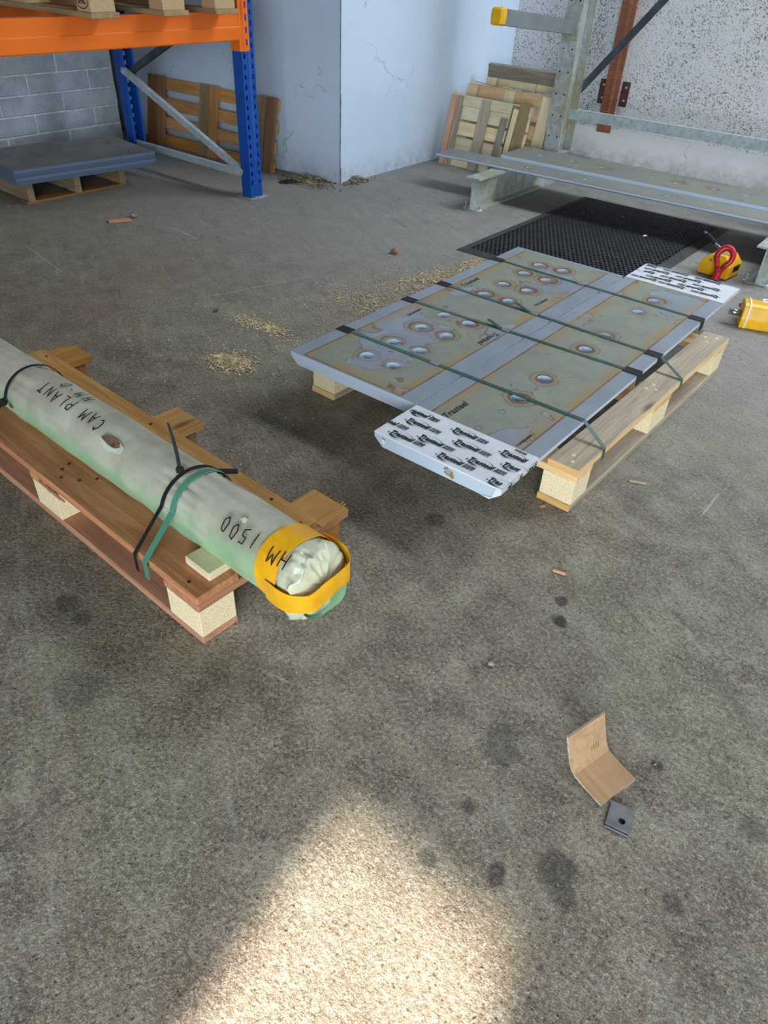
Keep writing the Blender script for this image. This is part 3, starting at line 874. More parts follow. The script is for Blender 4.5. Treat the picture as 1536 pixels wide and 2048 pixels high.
hL = [to_loc(LO, LA, x, y) for x, y in [(-1.346, y) for y in (1.713, 1.855, 2.019, 2.165, 2.449, 2.598, 2.767, 2.907)] + [(-1.238, y) for y in (1.713, 1.859, 2.021, 2.164, 2.455, 2.599, 2.763, 2.916)]]
hR = [to_loc(RO, RA, x, y) for x, y in ((-0.826, 1.801), (-0.826, 1.970), (-0.821, 2.262), (-0.818, 2.420), (-0.813, 2.714), (-0.811, 2.867))]
matL = plate_material('primed_rusty_plate', hL, LW, LL, PT, (0.050, LW - 0.058, 0.004, LL - 0.02), 2.0)
matR = plate_material('primed_rusty_plate_wide', hR, RW, RL, PT, (0.050, RW - 0.050, 0.15, RL - 0.20), 6.4)
pL = thing('steel_plate', 'grey steel plate with sixteen countersunk holes and rust rings on the pallet', 'steel plate', tuple(LO), (0, 0, LA))
link('body', plate_mesh(LW, LL, PT, hL), matL, pL)
pR = thing('steel_plate', 'grey steel plate with six holes and white printed film on both ends', 'steel plate', tuple(RO), (0, 0, RA))
link('body', plate_mesh(RW, RL, PT, hR), matR, pR)
# stencilled marks on the plates
def mark(parent, O, a, body, x, y, width, size, rz, mat='ink_grey', shear=0.25, bold=0.0008, z=PT + 0.0006, name='stencil'):
    lx, ly = to_loc(O, a, x, y)
    return link(name, text_me(body, width, size, shear, bold), mat, parent, (lx, ly, z), (0, 0, rz - a))
mark(pR, RO, RA, 'Trasteel', -0.922, 1.556, 0.115, 0.036, R(88), 'ink')
mark(pR, RO, RA, 'T10108684840', -0.690, 1.558, 0.082, 0.014, R(88), 'ink', 0, .0003)
mark(pL, LO, LA, 'Trasteel', -1.128, 2.160, 0.120, 0.034, R(-90), 'ink')
mark(pL, LO, LA, 'Trasteel', -1.446, 2.455, 0.125, 0.036, R(90), 'ink')
mark(pL, LO, LA, 'T10116036040', -1.436, 2.063, 0.085, 0.018, R(90))
mark(pL, LO, LA, 'T10116036040', -1.133, 2.482, 0.095, 0.018, R(88))
# ochre and yellow marks on the plate fronts
def blob(name, parent, c, rx, rz, mat, seed):
    random.seed(seed)
    vs = [(c[0], c[1], c[2])]
    n = 18
    for i in range(n):
        a = 2 * PI * i / n; k = random.uniform(0.55, 1.15)
        vs.append((c[0] + rx * k * math.cos(a), c[1], c[2] + rz * k * math.sin(a)))
    return link(name, me_from(name, vs, [(0, 1 + i, 1 + (i + 1) % n) for i in range(n)]), mat, parent)
blob('paint_smear', pR, (0.255, -0.0008, 0.020), 0.020, 0.016, 'stain_ochre', 4)
blob('paint_smear', pR, (0.252, -0.0014, 0.023), 0.011, 0.009, 'flat_blue', 5)
def flat_blob(name, parent, c, rx, ry, mat, seed):
    random.seed(seed)
    n = 22; vs = [(c[0], c[1], c[2])]
    for i in range(n):
        a = 2 * PI * i / n; k = random.uniform(0.4, 1.2)
        vs.append((c[0] + rx * k * math.cos(a), c[1] + ry * k * math.sin(a), c[2]))
    return link(name, me_from(name, vs, [(0, 1 + i, 1 + (i + 1) % n) for i in range(n)]), mat, parent)
# printed film on both ends of the long plate
def film(parent, y0, y1, front):
    nx, ny = 40, 20
    vs, fs = [], []
    for j in range(ny + 1):
        for i in range(nx + 1):
            x = RW * i / nx; y = y0 + (y1 - y0) * j / ny
            h = 0.0010 + 0.0011 * abs(noise.noise(Vector((x * 26 + y * 10, y * 60 - x * 14, y0)))) + 0.0008 * abs(noise.noise(Vector((x * 90, y * 70, 2))))
            e = min(i, nx - i, j, ny - j)
            if e == 0: h = 0.0008
            vs.append((x, y, PT + h))
    for j in range(ny):
        for i in range(nx):
            a = j * (nx + 1) + i
            fs.append((a, a + 1, a + nx + 2, a + nx + 1))
    # sides hang down to the chamfer
    for side, x, sg in ((0, -0.001, -1), (1, RW + 0.001, 1)):
        b = len(vs)
        for j in range(ny + 1):
            y = y0 + (y1 - y0) * j / ny
            vs += [(x, y, PT + 0.0009), (x, y, PT - 0.016), (x - sg * 0.029, y, 0.0 + 0.001)]
        for j in range(ny):
            q = b + j * 3
            fs += [(q, q + 1, q + 4, q + 3), (q + 1, q + 2, q + 5, q + 4)]
    o = link('film', me_from('film', vs, fs, True), 'film', parent)
    sg = -1 if front else 1
    ye = y0 if front else y1
    link('fold', box_me(RW, 0.0016, 0.005, 0, 'film'), 'film', o, (RW / 2, ye + sg * 0.0012, PT - 0.0012))
    if front:
        link('fold', me_from('fold', [(RW + .001, -.002, PT), (RW - .016, -.003, PT - .001), (RW - .024, -.003, PT - .034), (RW - .060, -.004, PT - .040), (RW - .030, -.003, 0.0), (RW + .001, -.001, PT - .016)],
             [(0, 1, 2, 3, 4, 5)]), 'film', o)
    return o
fN = film(pR, 0.0, 0.194, True)
fF = film(pR, RL - 0.235, RL - 0.022, False)
def swoosh():
    bm = bmesh.new()
    # upper arc
    n = 14; a, b = [], []
    for i in range(n + 1):
        t = i / n
        ang = R(150 - 148 * t)
        cx, cy = 0.050, 0.004
        th = 0.0004 + 0.0032 * t ** 2
        a.append(bm.verts.new((cx + 0.032 * math.cos(ang), cy + 0.023 * math.sin(ang), 0)))
        b.append(bm.verts.new((cx + (0.032 - th) * math.cos(ang) , cy + (0.023 - th) * math.sin(ang), 0)))
    for i in range(n): bm.faces.new((a[i], a[i + 1], b[i + 1], b[i]))
    # lower crescent
    a, b = [], []
    for i in range(n + 1):
        t = i / n
        x = 0.008 + 0.046 * t
        y = -0.0035 - 0.0075 * math.sin(PI * min(1, t * 0.9 + 0.03))
        th = 0.0005 + 0.0060 * math.sin(PI * t ** 0.55) * (1 - t)
        a.append(bm.verts.new((x, y + th, 0))); b.append(bm.verts.new((x, y - th * 0.4, 0)))
    for i in range(n): bm.faces.new((a[i], a[i + 1], b[i + 1], b[i]))
    me = bpy.data.meshes.new('swoosh'); bm.to_mesh(me); bm.free()
    return me
SW = swoosh()
def logo_me(main, sub=True, sw=True):
    full = {'.Trasteel': 0.084, 'rasteel': 0.064, '.Trast': 0.056, '.Tras': 0.044, 'eel': 0.030, 'steel': .046}[main]
    parts = [(text_me(main, full, 0.026, 0.28, 0.0013), T(0, 0, 0))]
    if sw: parts.append((SW, T(0, 0, 0)))
    if sub:
        parts.append((text_me('WEAR', 0.029, 0.0115, 0.28, 0.0006), T(full + 0.006, 0.0095, 0)))
        parts.append((text_me('PARTS', 0.031, 0.0115, 0.28, 0.0006), T(full + 0.003, -0.0005, 0)))
        parts.append((me_from('bar', [(full + .001, -.002, 0), (full + .0026, -.002, 0), (full + .007, .018, 0), (full + .0054, .018, 0)], [(0, 1, 2, 3)]), T()))
    me = merge(parts, 'logo'); me.materials.append(M['ink'])
    return me
LOGO = {k: logo_me(*k) for k in ((('.Trasteel', True, True)), ('rasteel', True, True), ('.Trast', False, True), ('.Trasteel', False, True), ('eel', True, False), ('.Tras', False, True))}
def put_logo(film_o, key, x, y, rz=0.0):
    lx, ly = to_loc(RO, RA, x, y)
    link('printed_logo', LOGO[key], None, film_o, (lx, ly, PT + 0.0032), (0, 0, rz))
FULL = ('.Trasteel', True, True)
put_logo(fN, ('rasteel', True, True), -1.026, 1.512)
put_logo(fN, FULL, -1.008, 1.463)
put_logo(fN, ('eel', True, False), -1.034, 1.418)
put_logo(fN, FULL, -1.004, 1.379)
put_logo(fN, FULL, -0.930, 1.414)
put_logo(fN, FULL, -0.880, 1.508)
put_logo(fN, FULL, -0.842, 1.459)
put_logo(fN, FULL, -0.840, 1.375)
put_logo(fN, FULL, -0.766, 1.411)
put_logo(fN, ('.Trasteel', False, True), -0.718, 1.500)
put_logo(fN, ('.Trast', False, True), -0.684, 1.451)
put_logo(fN, ('.Tras', False, True), -0.676, 1.366)
link('printed_logo', text_me('WEAR', 0.036, 0.0125, 0.28, 0.0006), 'ink', fN, (0.345, 0.178, PT + .003))
for i, (yy, s) in enumerate(((0.03, 'el'), (0.085, 'AR'), (0.135, 'teel'), (0.165, 'S'))):
    link('printed_logo', text_me(s, 0.012 + .004 * len(s), 0.016, 0.2, 0.0008), 'ink', fN, (RW + 0.0022, yy, PT - 0.013), (R(90), 0, R(90)))
for r_, (y, xs) in enumerate(((3.255, (-0.66, -0.80, -0.94)), (3.213, (-0.73, -0.87)), (3.170, (-0.64, -0.78, -0.92)), (3.128, (-0.69, -0.83)), (3.090, (-0.62, -0.76, -0.88)))):
    for x in xs:
        if x - 0.125 > -1.01:
            put_logo(fF, FULL, x, y, PI)
        else:
            put_logo(fF, ('.Trast', False, True), x, y, PI)
# light edge label on the near plate face
link('label_outline', me_from('lab', [(0, 0, 0), (.012, 0, 0), (.011, 0, -.014), (.001, 0, -.014)], [(0, 3, 2, 1)]), 'white', pR, (0.026, -0.0008, 0.026))
link('stencil', text_me('Trast', 0.013, 0.006, 0, 0.0002), 'ink_grey', pR, (0.026, -0.0012, 0.027), (R(90), 0, 0))

# ------------------------------------------------------------------ straps over the plates
def left_edge(y): return LO.x + (y - LO.y) * math.tan(-LA)
def right_edge(y): return RO.x + RW * math.cos(RA) + (y - (RO.y + RW * math.sin(RA))) * math.tan(-RA)
ZT = 0.144 + PT
STR = [(1.815, 1.813, True, -1.148, 'first green strap from the white logo film, tied down to the pallet edge'),
       (2.190, 2.216, False, -1.107, 'second green strap from the white logo film, ending under a black edge protector'),
       (2.420, 2.392, True, -1.104, 'third green strap from the logo film, crossing the pallet board by its middle block'),
       (2.832, 2.810, False, -1.111, 'green strap nearest the black mat across both steel plates')]
for i, (ya, yb, tied, sealx, lab) in enumerate(STR):
    xa, xb = left_edge(ya) - 0.0006, right_edge(yb) + 0.0006
    org = Vector((xa, ya, 0.144))
    t = thing('strap', lab, 'strap', tuple(org), group='green packing straps')
    z = ZT + 0.0012
    P = [Vector((xa + .028, ya, 0.1443)), Vector((xa, ya, ZT - 0.014)), Vector((xa, ya, z)), Vector((xb, yb, z))]
    if tied:
        ye = yb - 0.038 if i == 0 else yb - 0.074
        ye = yb - 0.035
        xo = -1.550 + 1.0225 * math.cos(R(-2)) - (ye - 1.662 + 0.036) * math.sin(R(-2)) + 0.0
        P += [Vector((xo, ye, 0.1455)), Vector((xo + .001, ye - 0.002, 0.112))]
    else:
        P += [Vector((xb, yb, ZT - 0.015)), Vector((xb - .028, yb, 0.1443))]
    ribbon('band', [p - org for p in P], Vector((0, 0.0155, 0)), 0.0010, 'strap', t)
    yc = ya + (yb - ya) * (sealx - xa) / (xb - xa)
    link('seal', box_me(0.030, 0.019, 0.0028, 0.0008, 'seal'), 'seal', t, Vector((sealx, yc, z + 0.0014)) - org, (0, 0, math.atan2(yb - ya, xb - xa)))
    for k in range(3):
        link('crimp', box_me(0.003, 0.020, 0.0034, 0.0004, 'crimp'), 'dark_steel', t, Vector((sealx - .009 + .009 * k, yc, z + 0.0016)) - org, (0, 0, 0))
    if i in (1, 2):
        s0 = Vector((sealx - 0.015, yc, z + .002)); 
        ribbon('tail', [s0 - org, s0 + Vector((-.03, .006, .004)) - org, s0 + Vector((-.07, .018, .010)) - org], Vector((0.004, 0.015, 0)), 0.001, 'strap', t)
    def prot(x, y, sg):
        # folded black corner protector
        w = 0.040
        link('edge_protector', me_from('prot', [(0, -w / 2, 0), (-sg * .052, -w / 2, 0), (-sg * .052, w / 2, 0), (0, w / 2, 0), (sg * .0008, -w / 2, -.036), (sg * .0008, w / 2, -.036),
                                               (sg * .003, -w / 2, .0024), (-sg * .052, -w / 2, .0024), (-sg * .052, w / 2, .0024), (sg * .003, w / 2, .0024), (sg * .0036, -w / 2, -.036), (sg * .0036, w / 2, -.036)],
             [(0, 1, 2, 3), (0, 3, 5, 4), (6, 9, 8, 7), (6, 10, 11, 9), (1, 7, 8, 2), (4, 5, 11, 10), (0, 6, 7, 1), (3, 2, 8, 9), (0, 4, 10, 6), (3, 9, 11, 5)]), 'black_plastic', t, Vector((x, y, ZT + 0.0002)) - org)
    prot(xa, ya, -1)
    if i > 0: prot(xb, yb, 1)

# ================================================================== BLACK MAT
mt = thing('rubber_mat', 'black honeycomb rubber floor mat behind the strapped steel plates', 'mat', (-2.022, 3.295, 0), (0, 0, R(-1.0)))
MW, ML = 0.955, 1.52
b0 = 0.055
vs = [(0, 0, 0.001), (MW, 0, 0.001), (MW, ML, 0.001), (0, ML, 0.001), (b0, b0, 0.012), (MW - b0, b0, 0.012), (MW - b0, ML - b0, 0.012), (b0, ML - b0, 0.012),
      (b0, b0, 0.003), (MW - b0, b0, 0.003), (MW - b0, ML - b0, 0.003), (b0, ML - b0, 0.003)]
link('border', me_from('border', vs, [(0, 1, 5, 4), (1, 2, 6, 5), (2, 3, 7, 6), (3, 0, 4, 7), (4, 5, 9, 8), (5, 6, 10, 9), (6, 7, 11, 10), (7, 4, 8, 11), (8, 9, 10, 11)]), 'rubber_edge', mt)
vs, fs = [], []
p = 0.0262
ro, ri = p / math.sqrt(3), p / math.sqrt(3) * 0.70
ny = int((ML - 2 * b0) / (p * 0.866)); nx = int((MW - 2 * b0) / p)
for j in range(ny):
    for i in range(nx):
        cx = b0 + p * (i + 0.5 + (0.5 if j % 2 else 0)); cy = b0 + 0.015 + p * 0.866 * j
        if cx > MW - b0 - p * 0.4: continue
        b = len(vs)
        for k in range(6):
            a = PI / 6 + k * PI / 3
            c_, s_ = math.cos(a), math.sin(a)
            vs += [(cx + ro * c_, cy + ro * s_, 0.0115), (cx + ri * c_, cy + ri * s_, 0.0125), (cx + ri * c_, cy + ri * s_, 0.0032)]
        for k in range(6):
            q, w = b + 3 * k, b + 3 * ((k + 1) % 6)
            fs += [(q, w, w + 1, q + 1), (q + 1, w + 1, w + 2, q + 2)]
tag(link('honeycomb', me_from('honeycomb', vs, fs), 'rubber', mt), kind='stuff')

# ================================================================== CANTILEVER RACK
cr = thing('cantilever_rack', 'galvanised cantilever rack with a yellow-capped arm against the white wall', 'storage rack', (-2.373, 4.97, 0))
CO = Vector((-2.373, 4.97, 0))
def ibeam_poly(w, h, tf=0.009, tw=0.006):
    a = w / 2; b = tw / 2
    return [(-a, 0), (a, 0), (a, tf), (b, tf), (b, h - tf), (a, h - tf), (a, h), (-a, h), (-a, h - tf), (-b, h - tf), (-b, tf), (-a, tf)]
for x0, y0 in ((-2.362, 3.965), (-0.655, 3.93)):
    prism('base', ibeam_poly(0.10, 0.185), 1.28, 'y', 'galv_dirty', cr, Vector((x0, y0, 0.0)) - CO)
    for dx in (-0.085, 0.075):
        ab = link('anchor_bolt', cyl_me(0.006, 0.036, 10), 'galv', cr, Vector((x0 + dx * .62, y0 + .04, 0.018)) - CO)
        link('washer', cyl_me(0.016, 0.004, 12), 'white', ab, (0, 0, -0.015))
def column(x, y):
    # H-section column: front and rear flange, web
    poly = [(-.055, 0), (.055, 0), (.055, .010), (.004, .010), (.004, .190), (.055, .190), (.055, .200), (-.055, .200), (-.055, .190), (-.004, .190), (-.004, .010), (-.055, .010)]
    c = prism('column', poly, 3.0, 'z', 'galv_dirty', cr, Vector((x, y, 0.185)) - CO)
    for z in [0.10 + 0.125 * k for k in range(22)]:
        for dx in (-.030, .030):
            link('bolt_hole', HOLE, 'black_plastic' if len(HOLE.materials) == 0 else None, c, (dx, -0.0006, z), (R(90), 0, 0))
    for z in [0.06 + 0.16 * k for k in range(16)]:
        link('bolt', BOLT, 'galv' if len(BOLT.materials) == 0 else None, c, (.032, 0.186, z), (R(90), 0, 0))
HOLE = cyl_me(0.0055, 0.0012, 10); BOLT = cyl_me(0.008, 0.010, 8)
column(-2.373, 4.97); column(-0.655, 4.97)
# arm: rises slightly toward its tip
arm_a = math.atan2(0.080, 0.93)
am = link('arm', None, None, cr, Vector((-2.373, 4.955, 0.900)) - CO, (-arm_a, 0, 0))
prism('arm_tube', [(-.030, -.038), (.030, -.038), (.030, .038), (-.030, .038)], 0.865, 'y', 'arm_grey', am, (0, -0.87, 0), bev=0.002)
prism('end_cap', [(-.032, -.041), (.032, -.041), (.036, -.02), (.036, .02), (.032, .041), (-.032, .041), (-.036, .02), (-.036, -.02)], 0.060, 'y', 'yellow', am, (0, -0.925, 0), bev=0.009)
board('end_plate', am, (0, 0.006, 0.010), (0.150, 0.105, 0.010), 'z', 'galv_dirty', 0.001, (0, 0, PI / 2) if False else None).rotation_euler = (R(90) + arm_a, 0, 0)
am.children[-1].data = box_me(0.105, 0.160, 0.010, 0.001, 'ep')
if len(am.children[-1].data.materials) == 0: am.children[-1].data.materials.append(M['galv_dirty'])
for dx in (-.035, .035):
    for dz in (-.055, .078):
        link('bolt', BOLT, None, am, (dx, -0.002, dz), (R(90), 0, 0))
for k in (0.30, 0.55):
    link('seam', box_me(0.061, 0.002, 0.077, 0, 'seam'), 'stain_ochre', am, (0, -0.30 - k * 0.45, 0))
# horizontal channel and diagonal brace between the columns
prism('channel', [(0, 0), (.030, 0), (.030, .004), (.004, .004), (.004, .058), (.030, .058), (.030, .062), (0, .062)], 2.2, 'x', 'galv', cr, Vector((-2.43, 5.155, 0.372)) - CO, (0, 0, R(0.6)))
bl = math.hypot(1.7, 2.05)
link('diagonal_brace', box_me(bl, 0.006, 0.045, 0.0005, 'brace'), 'brace_dark', cr, Vector((-2.40 + 0.85, 5.172, 0.46 + 1.03)) - CO, (0, -math.atan2(2.05, 1.7), 0))
# rusty wall post
rp = thing('wall_post', 'brown primed steel post bolted to the white wall with side brackets', 'steel post', (-2.395, 5.87, 0.20))
prism('post', [(-.055, 0), (.055, 0), (.055, .012), (.030, .012), (.030, .052), (-.030, .052), (-.030, .012), (-.055, .012)], 3.2, 'z', 'rust_brown', rp, (0, -0.005, 0))
prism('rib', [(-.012, -.006), (.012, -.006), (.012, 0), (-.012, 0)], 3.2, 'z', 'rust_brown', rp, (0.014, -0.004, 0))
for sx in (-.085, .088):
    b_ = link('bracket', box_me(0.060, 0.008, 0.16, 0.001, 'brk'), 'rust_dark', rp, (sx, 0.040, 0.26))
    for dz in (-.04, .045):
        link('bolt', BOLT, None, b_, (0.006, -0.006, dz), (R(90), 0, 0))
# steel flats on the rack bases
def flat_bar(label, O, a, l, w, t, holes, front):
    th_ = thing('flat_bar', label, 'steel bar', tuple(O), (0, 0, a), 'steel bars on the rack base')
    bm = bmesh.new()
    poly = [(0.015, 0), (w, 0), (w, t), (0, t), (0, t * 0.45)]
    v0 = [bm.verts.new((0, q, z)) for q, z in poly]; v1 = [bm.verts.new((l, q, z)) for q, z in poly]
    bm.faces.new(v0); bm.faces.new(v1[::-1])
    n = len(poly)
    for i in range(n): bm.faces.new((v0[i], v0[(i + 1) % n], v1[(i + 1) % n], v1[i]))
    bmesh.ops.recalc_face_normals(bm, faces=bm.faces)
    me = bpy.data.meshes.new('bar'); bm.to_mesh(me); bm.free()
    cb = bmesh.new()
    for hx, hy, hr in holes:
        bmesh.ops.create_cone(cb, cap_ends=True, segments=20, radius1=hr * 0.7, radius2=hr, depth=t * 0.8, matrix=Matrix.Translation((hx, hy, t * 0.601)))
    link('bar', apply_bool(me, cb), front, th_)
    return th_
M['bar1'] = plate_material('bar_primer', [(0.62, .1), (1.5, .1)], 3, .2, .021, (0.3, 2.4, 0.02, 0.18), 11.0, 0.5, lin(124, 128, 126))
M['bar2'] = plate_material('bar_primer_wide', [(.42, .17), (.66, .17), (1.1, .17), (1.3, .17)], 3, .34, .042, (0.05, 2.5, 0.03, 0.33), 15.0, 0.75, lin(124, 128, 124))
flat_bar('long thin grey steel flat bar at the front of the rack base', Vector((-2.835, 4.262, 0.185)), R(1.6), 2.6, 0.195, 0.021,
         [(0.17, .10, .014), (0.36, .05, .012), (0.62, .10, .014), (1.0, .1, .014), (1.32, .08, .012), (1.5, .1, .014), (1.75, .1, .014)], 'bar1')
flat_bar('thicker grey steel flat bar with rust-ringed holes behind the thin bar', Vector((-2.475, 4.472, 0.185)), R(1.6), 2.3, 0.34, 0.042,
         [(.20, .17, .018), (.42, .17, .018), (.62, .17, .018), (.95, .17, .018), (1.10, .14, .018), (1.32, .17, .020), (1.50, .17, .020), (1.75, .17, .02)], 'bar2')

# ================================================================== STACK OF PALLETS IN THE CORNER
def leaning_pallet(label, loc, tilt, rz, w, h, slats, bearers, ms, mb, blocks=None, group='leaning pallets', back=True, mk='chip', slat_h=0.08, name='pallet', topbar=None):
    """stands on edge: x = width, z = height (before tilting back about x), front face toward -y"""
    mbs = mb if isinstance(mb, tuple) else (mb,)
    t = thing(name, label, 'pallet', loc, (tilt, 0, rz), group)
    for bi, (x0, x1) in enumerate(bearers):
        mb = mbs[bi % len(mbs)]
        board('bearer', t, ((x0 + x1) / 2, 0.011, h / 2), (h, x1 - x0, 0.022), 'z', mb).rotation_euler = (0, -PI / 2, PI / 2)
        for z0 in (blocks or []):
            link('block', box_me(x1 - x0, 0.075, 0.09, 0.001, mk), mk, t, ((x0 + x1) / 2, 0.0605, z0))
    for (z0, hh, yy, mm) in (topbar or []):
        link('end_board', box_me(w, 0.07, hh, 0.003, mm), mm, t, (w / 2, yy, z0))
    for z0 in slats:
        link('slat', box_me(w, 0.020, slat_h, 0.002, ms), ms, t, (w / 2, 0.109 if blocks else 0.034, z0))
    return t
sp_ = leaning_pallet('brown slatted pallet leaning on the blue wall behind the blue rack upright', (-5.10, 3.69, 0.0), R(-11), 0, 1.31, 0.45,
               [0.035, 0.155, 0.278, 0.405], [(0.0, 0.10), (0.105, 0.185), (0.57, 0.66), (0.67, 0.75), (1.15, 1.22), (1.23, 1.31)], 'wood_amber', ('wood_brown', 'wood_brown', 'wood_dull', 'wood_amber', 'wood_dull', 'wood_brown'), slat_h=0.078)
leaning_pallet('front pallet of pale boards leaning in the corner behind the flat bars', (-3.205, 4.85, 0.0), R(-13), R(-4), 0.66, 0.45,
               [0.045, 0.15, 0.25, 0.35], [(0.0, 0.05), (0.055, 0.10), (0.26, 0.34), (0.52, 0.57)], 'wood_pale', ('wood_pink', 'wood_grey', 'wood_grey', 'wood_dull'), slat_h=0.085, topbar=[(0.425, 0.065, 0.045, 'wood_pale')])
leaning_pallet('middle pallet of the leaning corner stack with a ragged splintered top', (-3.19, 5.02, 0.0), R(-12), R(-3), 0.72, 0.50,
               [0.05, 0.16, 0.27, 0.38, 0.47], [(0.0, 0.09), (0.32, 0.41), (0.63, 0.72)], 'wood_fresh', 'wood_pale', topbar=[(0.475, 0.06, 0.06, 'wood_pale')])
leaning_pallet('rear pallet of the corner stack topped by a dirty dark board', (-3.17, 5.30, 0.0), R(-6), R(-2), 0.74, 0.56,
               [0.06, 0.18, 0.30, 0.42], [(0.0, 0.09), (0.33, 0.42), (0.65, 0.74)], 'wood_pale', 'wood_pale', topbar=[(0.50, 0.05, 0.06, 'wood_pale')])
db = tag(link('plank', box_me(0.68, 0.045, 0.085, 0.003, 'dirty'), 'wood_dirty', None, (-2.815, 5.352, 0.565), (R(6), 0, R(-2))), 'dirty dark grey board lying on top of the rear corner pallet', 'plank')
for i, (x, y, z, l, w, rr, m_, lab) in enumerate(((-2.712, 4.855, 0.185, 0.36, 0.045, 0.06, 'wood_dirty', 'grey bark-edged plank leaning on the front corner pallet'),
                                          (-2.585, 4.895, 0.235, 0.46, 0.075, 0.03, 'wood_dull', 'wide tan plank leaning beside the rack column'),
                                          (-2.645, 4.88, 0.215, 0.42, 0.035, 0.04, 'wood_pale', 'narrow pale plank between the grey and tan planks'))):
    tag(link('plank', box_me(l, w, 0.018, 0.002, m_), m_, None, (x, y, z), (R(90 - 14), R(-90) + rr, 0) if False else (0, 0, 0)), lab, 'plank', 'planks leaning in the corner')
    o = COL.objects[-1] if False else bpy.data.objects[[k.name for k in COL.objects][-1]]
    o.rotation_euler = (Matrix.Rotation(R(-13), 3, 'X') @ Matrix.Rotation(rr, 3, 'Y') @ Matrix.Rotation(-PI / 2, 3, 'Y') @ Matrix.Rotation(PI / 2, 3, 'X')).to_euler()
    o.location.y -= 0.03
# slivers on the ragged top
for k in range(16):
    t_ = bpy.data.objects['pallet.003'] if 'pallet.003' in bpy.data.objects else None
    break
mid = [o for o in COL.objects if o.get('label', '').startswith('middle pallet')][0]
for k in range(14):
    ln = random.uniform(0.05, 0.22)
    board('sliver', mid, (random.uniform(0.05, 0.67), random.uniform(0.0, 0.11), 0.505 + random.uniform(-.004, .012)), (ln, 0.022, 0.005), 'x', random.choice(['wood_fresh', 'wood_pale', 'wood_dull']), 0.0, (0, random.uniform(-.08, .08), random.uniform(-.3, .3)))

# ================================================================== BLUE AND ORANGE PALLET RACK
rk = thing('pallet_rack', 'pallet rack with blue uprights and an orange beam', 'storage rack', (-3.46, 3.225, 0))
KO = Vector((-3.46, 3.225, 0))
def upright(x, y, face, H=2.6):
    """open U post; slotted face toward `face` * x; local origin at base centre"""
    u = link('upright', None, None, rk, Vector((x, y, 0)) - KO)
    w, d = 0.095, 0.075
    vs, fs = [], []
    xf = face * d / 2
    # slotted face: columns of y, rows of z; slots left open
    ys = [-w / 2, -w / 2 + .012, -w / 2 + .024, -.014, -.008, .008, .014, w / 2 - .024, w / 2 - .012, w / 2]
    xs = [0, 0, 0, 0, -.008, -.008, 0, 0, 0, 0]
    zs = [0.0]
    while zs[-1] < H: zs += [zs[-1] + .027, zs[-1] + .05]
    nyy = len(ys)
    for z in zs:
        for q, yy in enumerate(ys):
            vs.append((xf + face * xs[q], yy, z))
    for i in range(len(zs) - 1):
        for q in range(nyy - 1):
            if q in (1, 7) and i % 2 == 1 and i > 2: continue
            a = i * nyy + q
            fs.append((a, a + 1, a + 1 + nyy, a + nyy))
    b = len(vs)
    for z in (0, zs[-1]):
        vs += [(xf, -w / 2, z), (-xf, -w / 2, z), (-xf, -w / 2 + .018, z), (xf, w / 2, z), (-xf, w / 2, z), (-xf, w / 2 - .018, z)]
    for q, s in ((0, 1), (1, 2), (3, 4), (4, 5)):
        fs.append((b + q, b + s, b + s + 6, b + q + 6))
    link('post', me_from('post', vs, fs), 'blue', u)
    link('base_plate', box_me(0.13, 0.15, 0.005, 0.001, 'bp'), 'wood_dull' if False else 'galv_dirty', u, (0, 0, 0.0028))
    return u
upright(-3.475, 3.225, 1); upright(-4.575, 3.225, -1)
# frame braces (lipped channels between the uprights)
def brace(a, b, mat='galv'):
    A, B = Vector(a), Vector(b)
    d = B - A; L = d.length
    o = prism('brace', [(-.014, -.018), (.014, -.018), (.014, -.012), (-.008, -.012), (-.008, .012), (.014, .012), (.014, .018), (-.014, .018)], L, 'x', mat, rk, A - KO)
    o.rotation_euler = d.to_track_quat('X', 'Z').to_euler()
    return o
brace((-4.56, 3.205, 0.135), (-3.49, 3.205, 0.125))
brace((-4.56, 3.190, 0.560), (-3.50, 3.190, 0.135))
brace((-4.55, 3.240, 0.545), (-3.50, 3.240, 1.02), 'brace_dark')
# beams with stepped box section
def beam(x, face, y0, y1):
    s = face
    poly = [(0, .812), (0.050 * s, .812), (.054 * s, .818), (.054 * s, .872), (.050 * s, .878), (.050 * s, .944), (0, .944)]
    bmn = prism('beam', poly, y1 - y0, 'y', 'orange', rk, Vector((x, y0, 0)) - KO)
    return bmn
beam(-3.485, 1, -0.2, 3.175)
beam(-4.565, -1, -0.2, 3.175)
# beam end connector with slots
vs, fs = [], []
zs = [0.762 + 0.028 * k for k in range(13)]
for z in zs:
    for (x, y) in ((-3.433, 3.165), (-3.433, 3.185), (-3.425, 3.190), (-3.425, 3.203), (-3.425, 3.216), (-3.425, 3.228)):
        vs.append(Vector((x, y, z)) - KO)
for i in range(len(zs) - 1):
    for q in range(5):
        if q == 3 and i % 2 == 1: continue
        a = i * 6 + q
        fs.append((a, a + 1, a + 7, a + 6))
b = len(vs)
for z in (zs[0], zs[-1]):
    vs += [Vector((-3.505, 3.165, z)) - KO, Vector((-3.433, 3.165, z)) - KO]
fs.append((b, b + 1, b + 3, b + 2))
link('connector', me_from('connector', vs, fs), 'orange', rk)
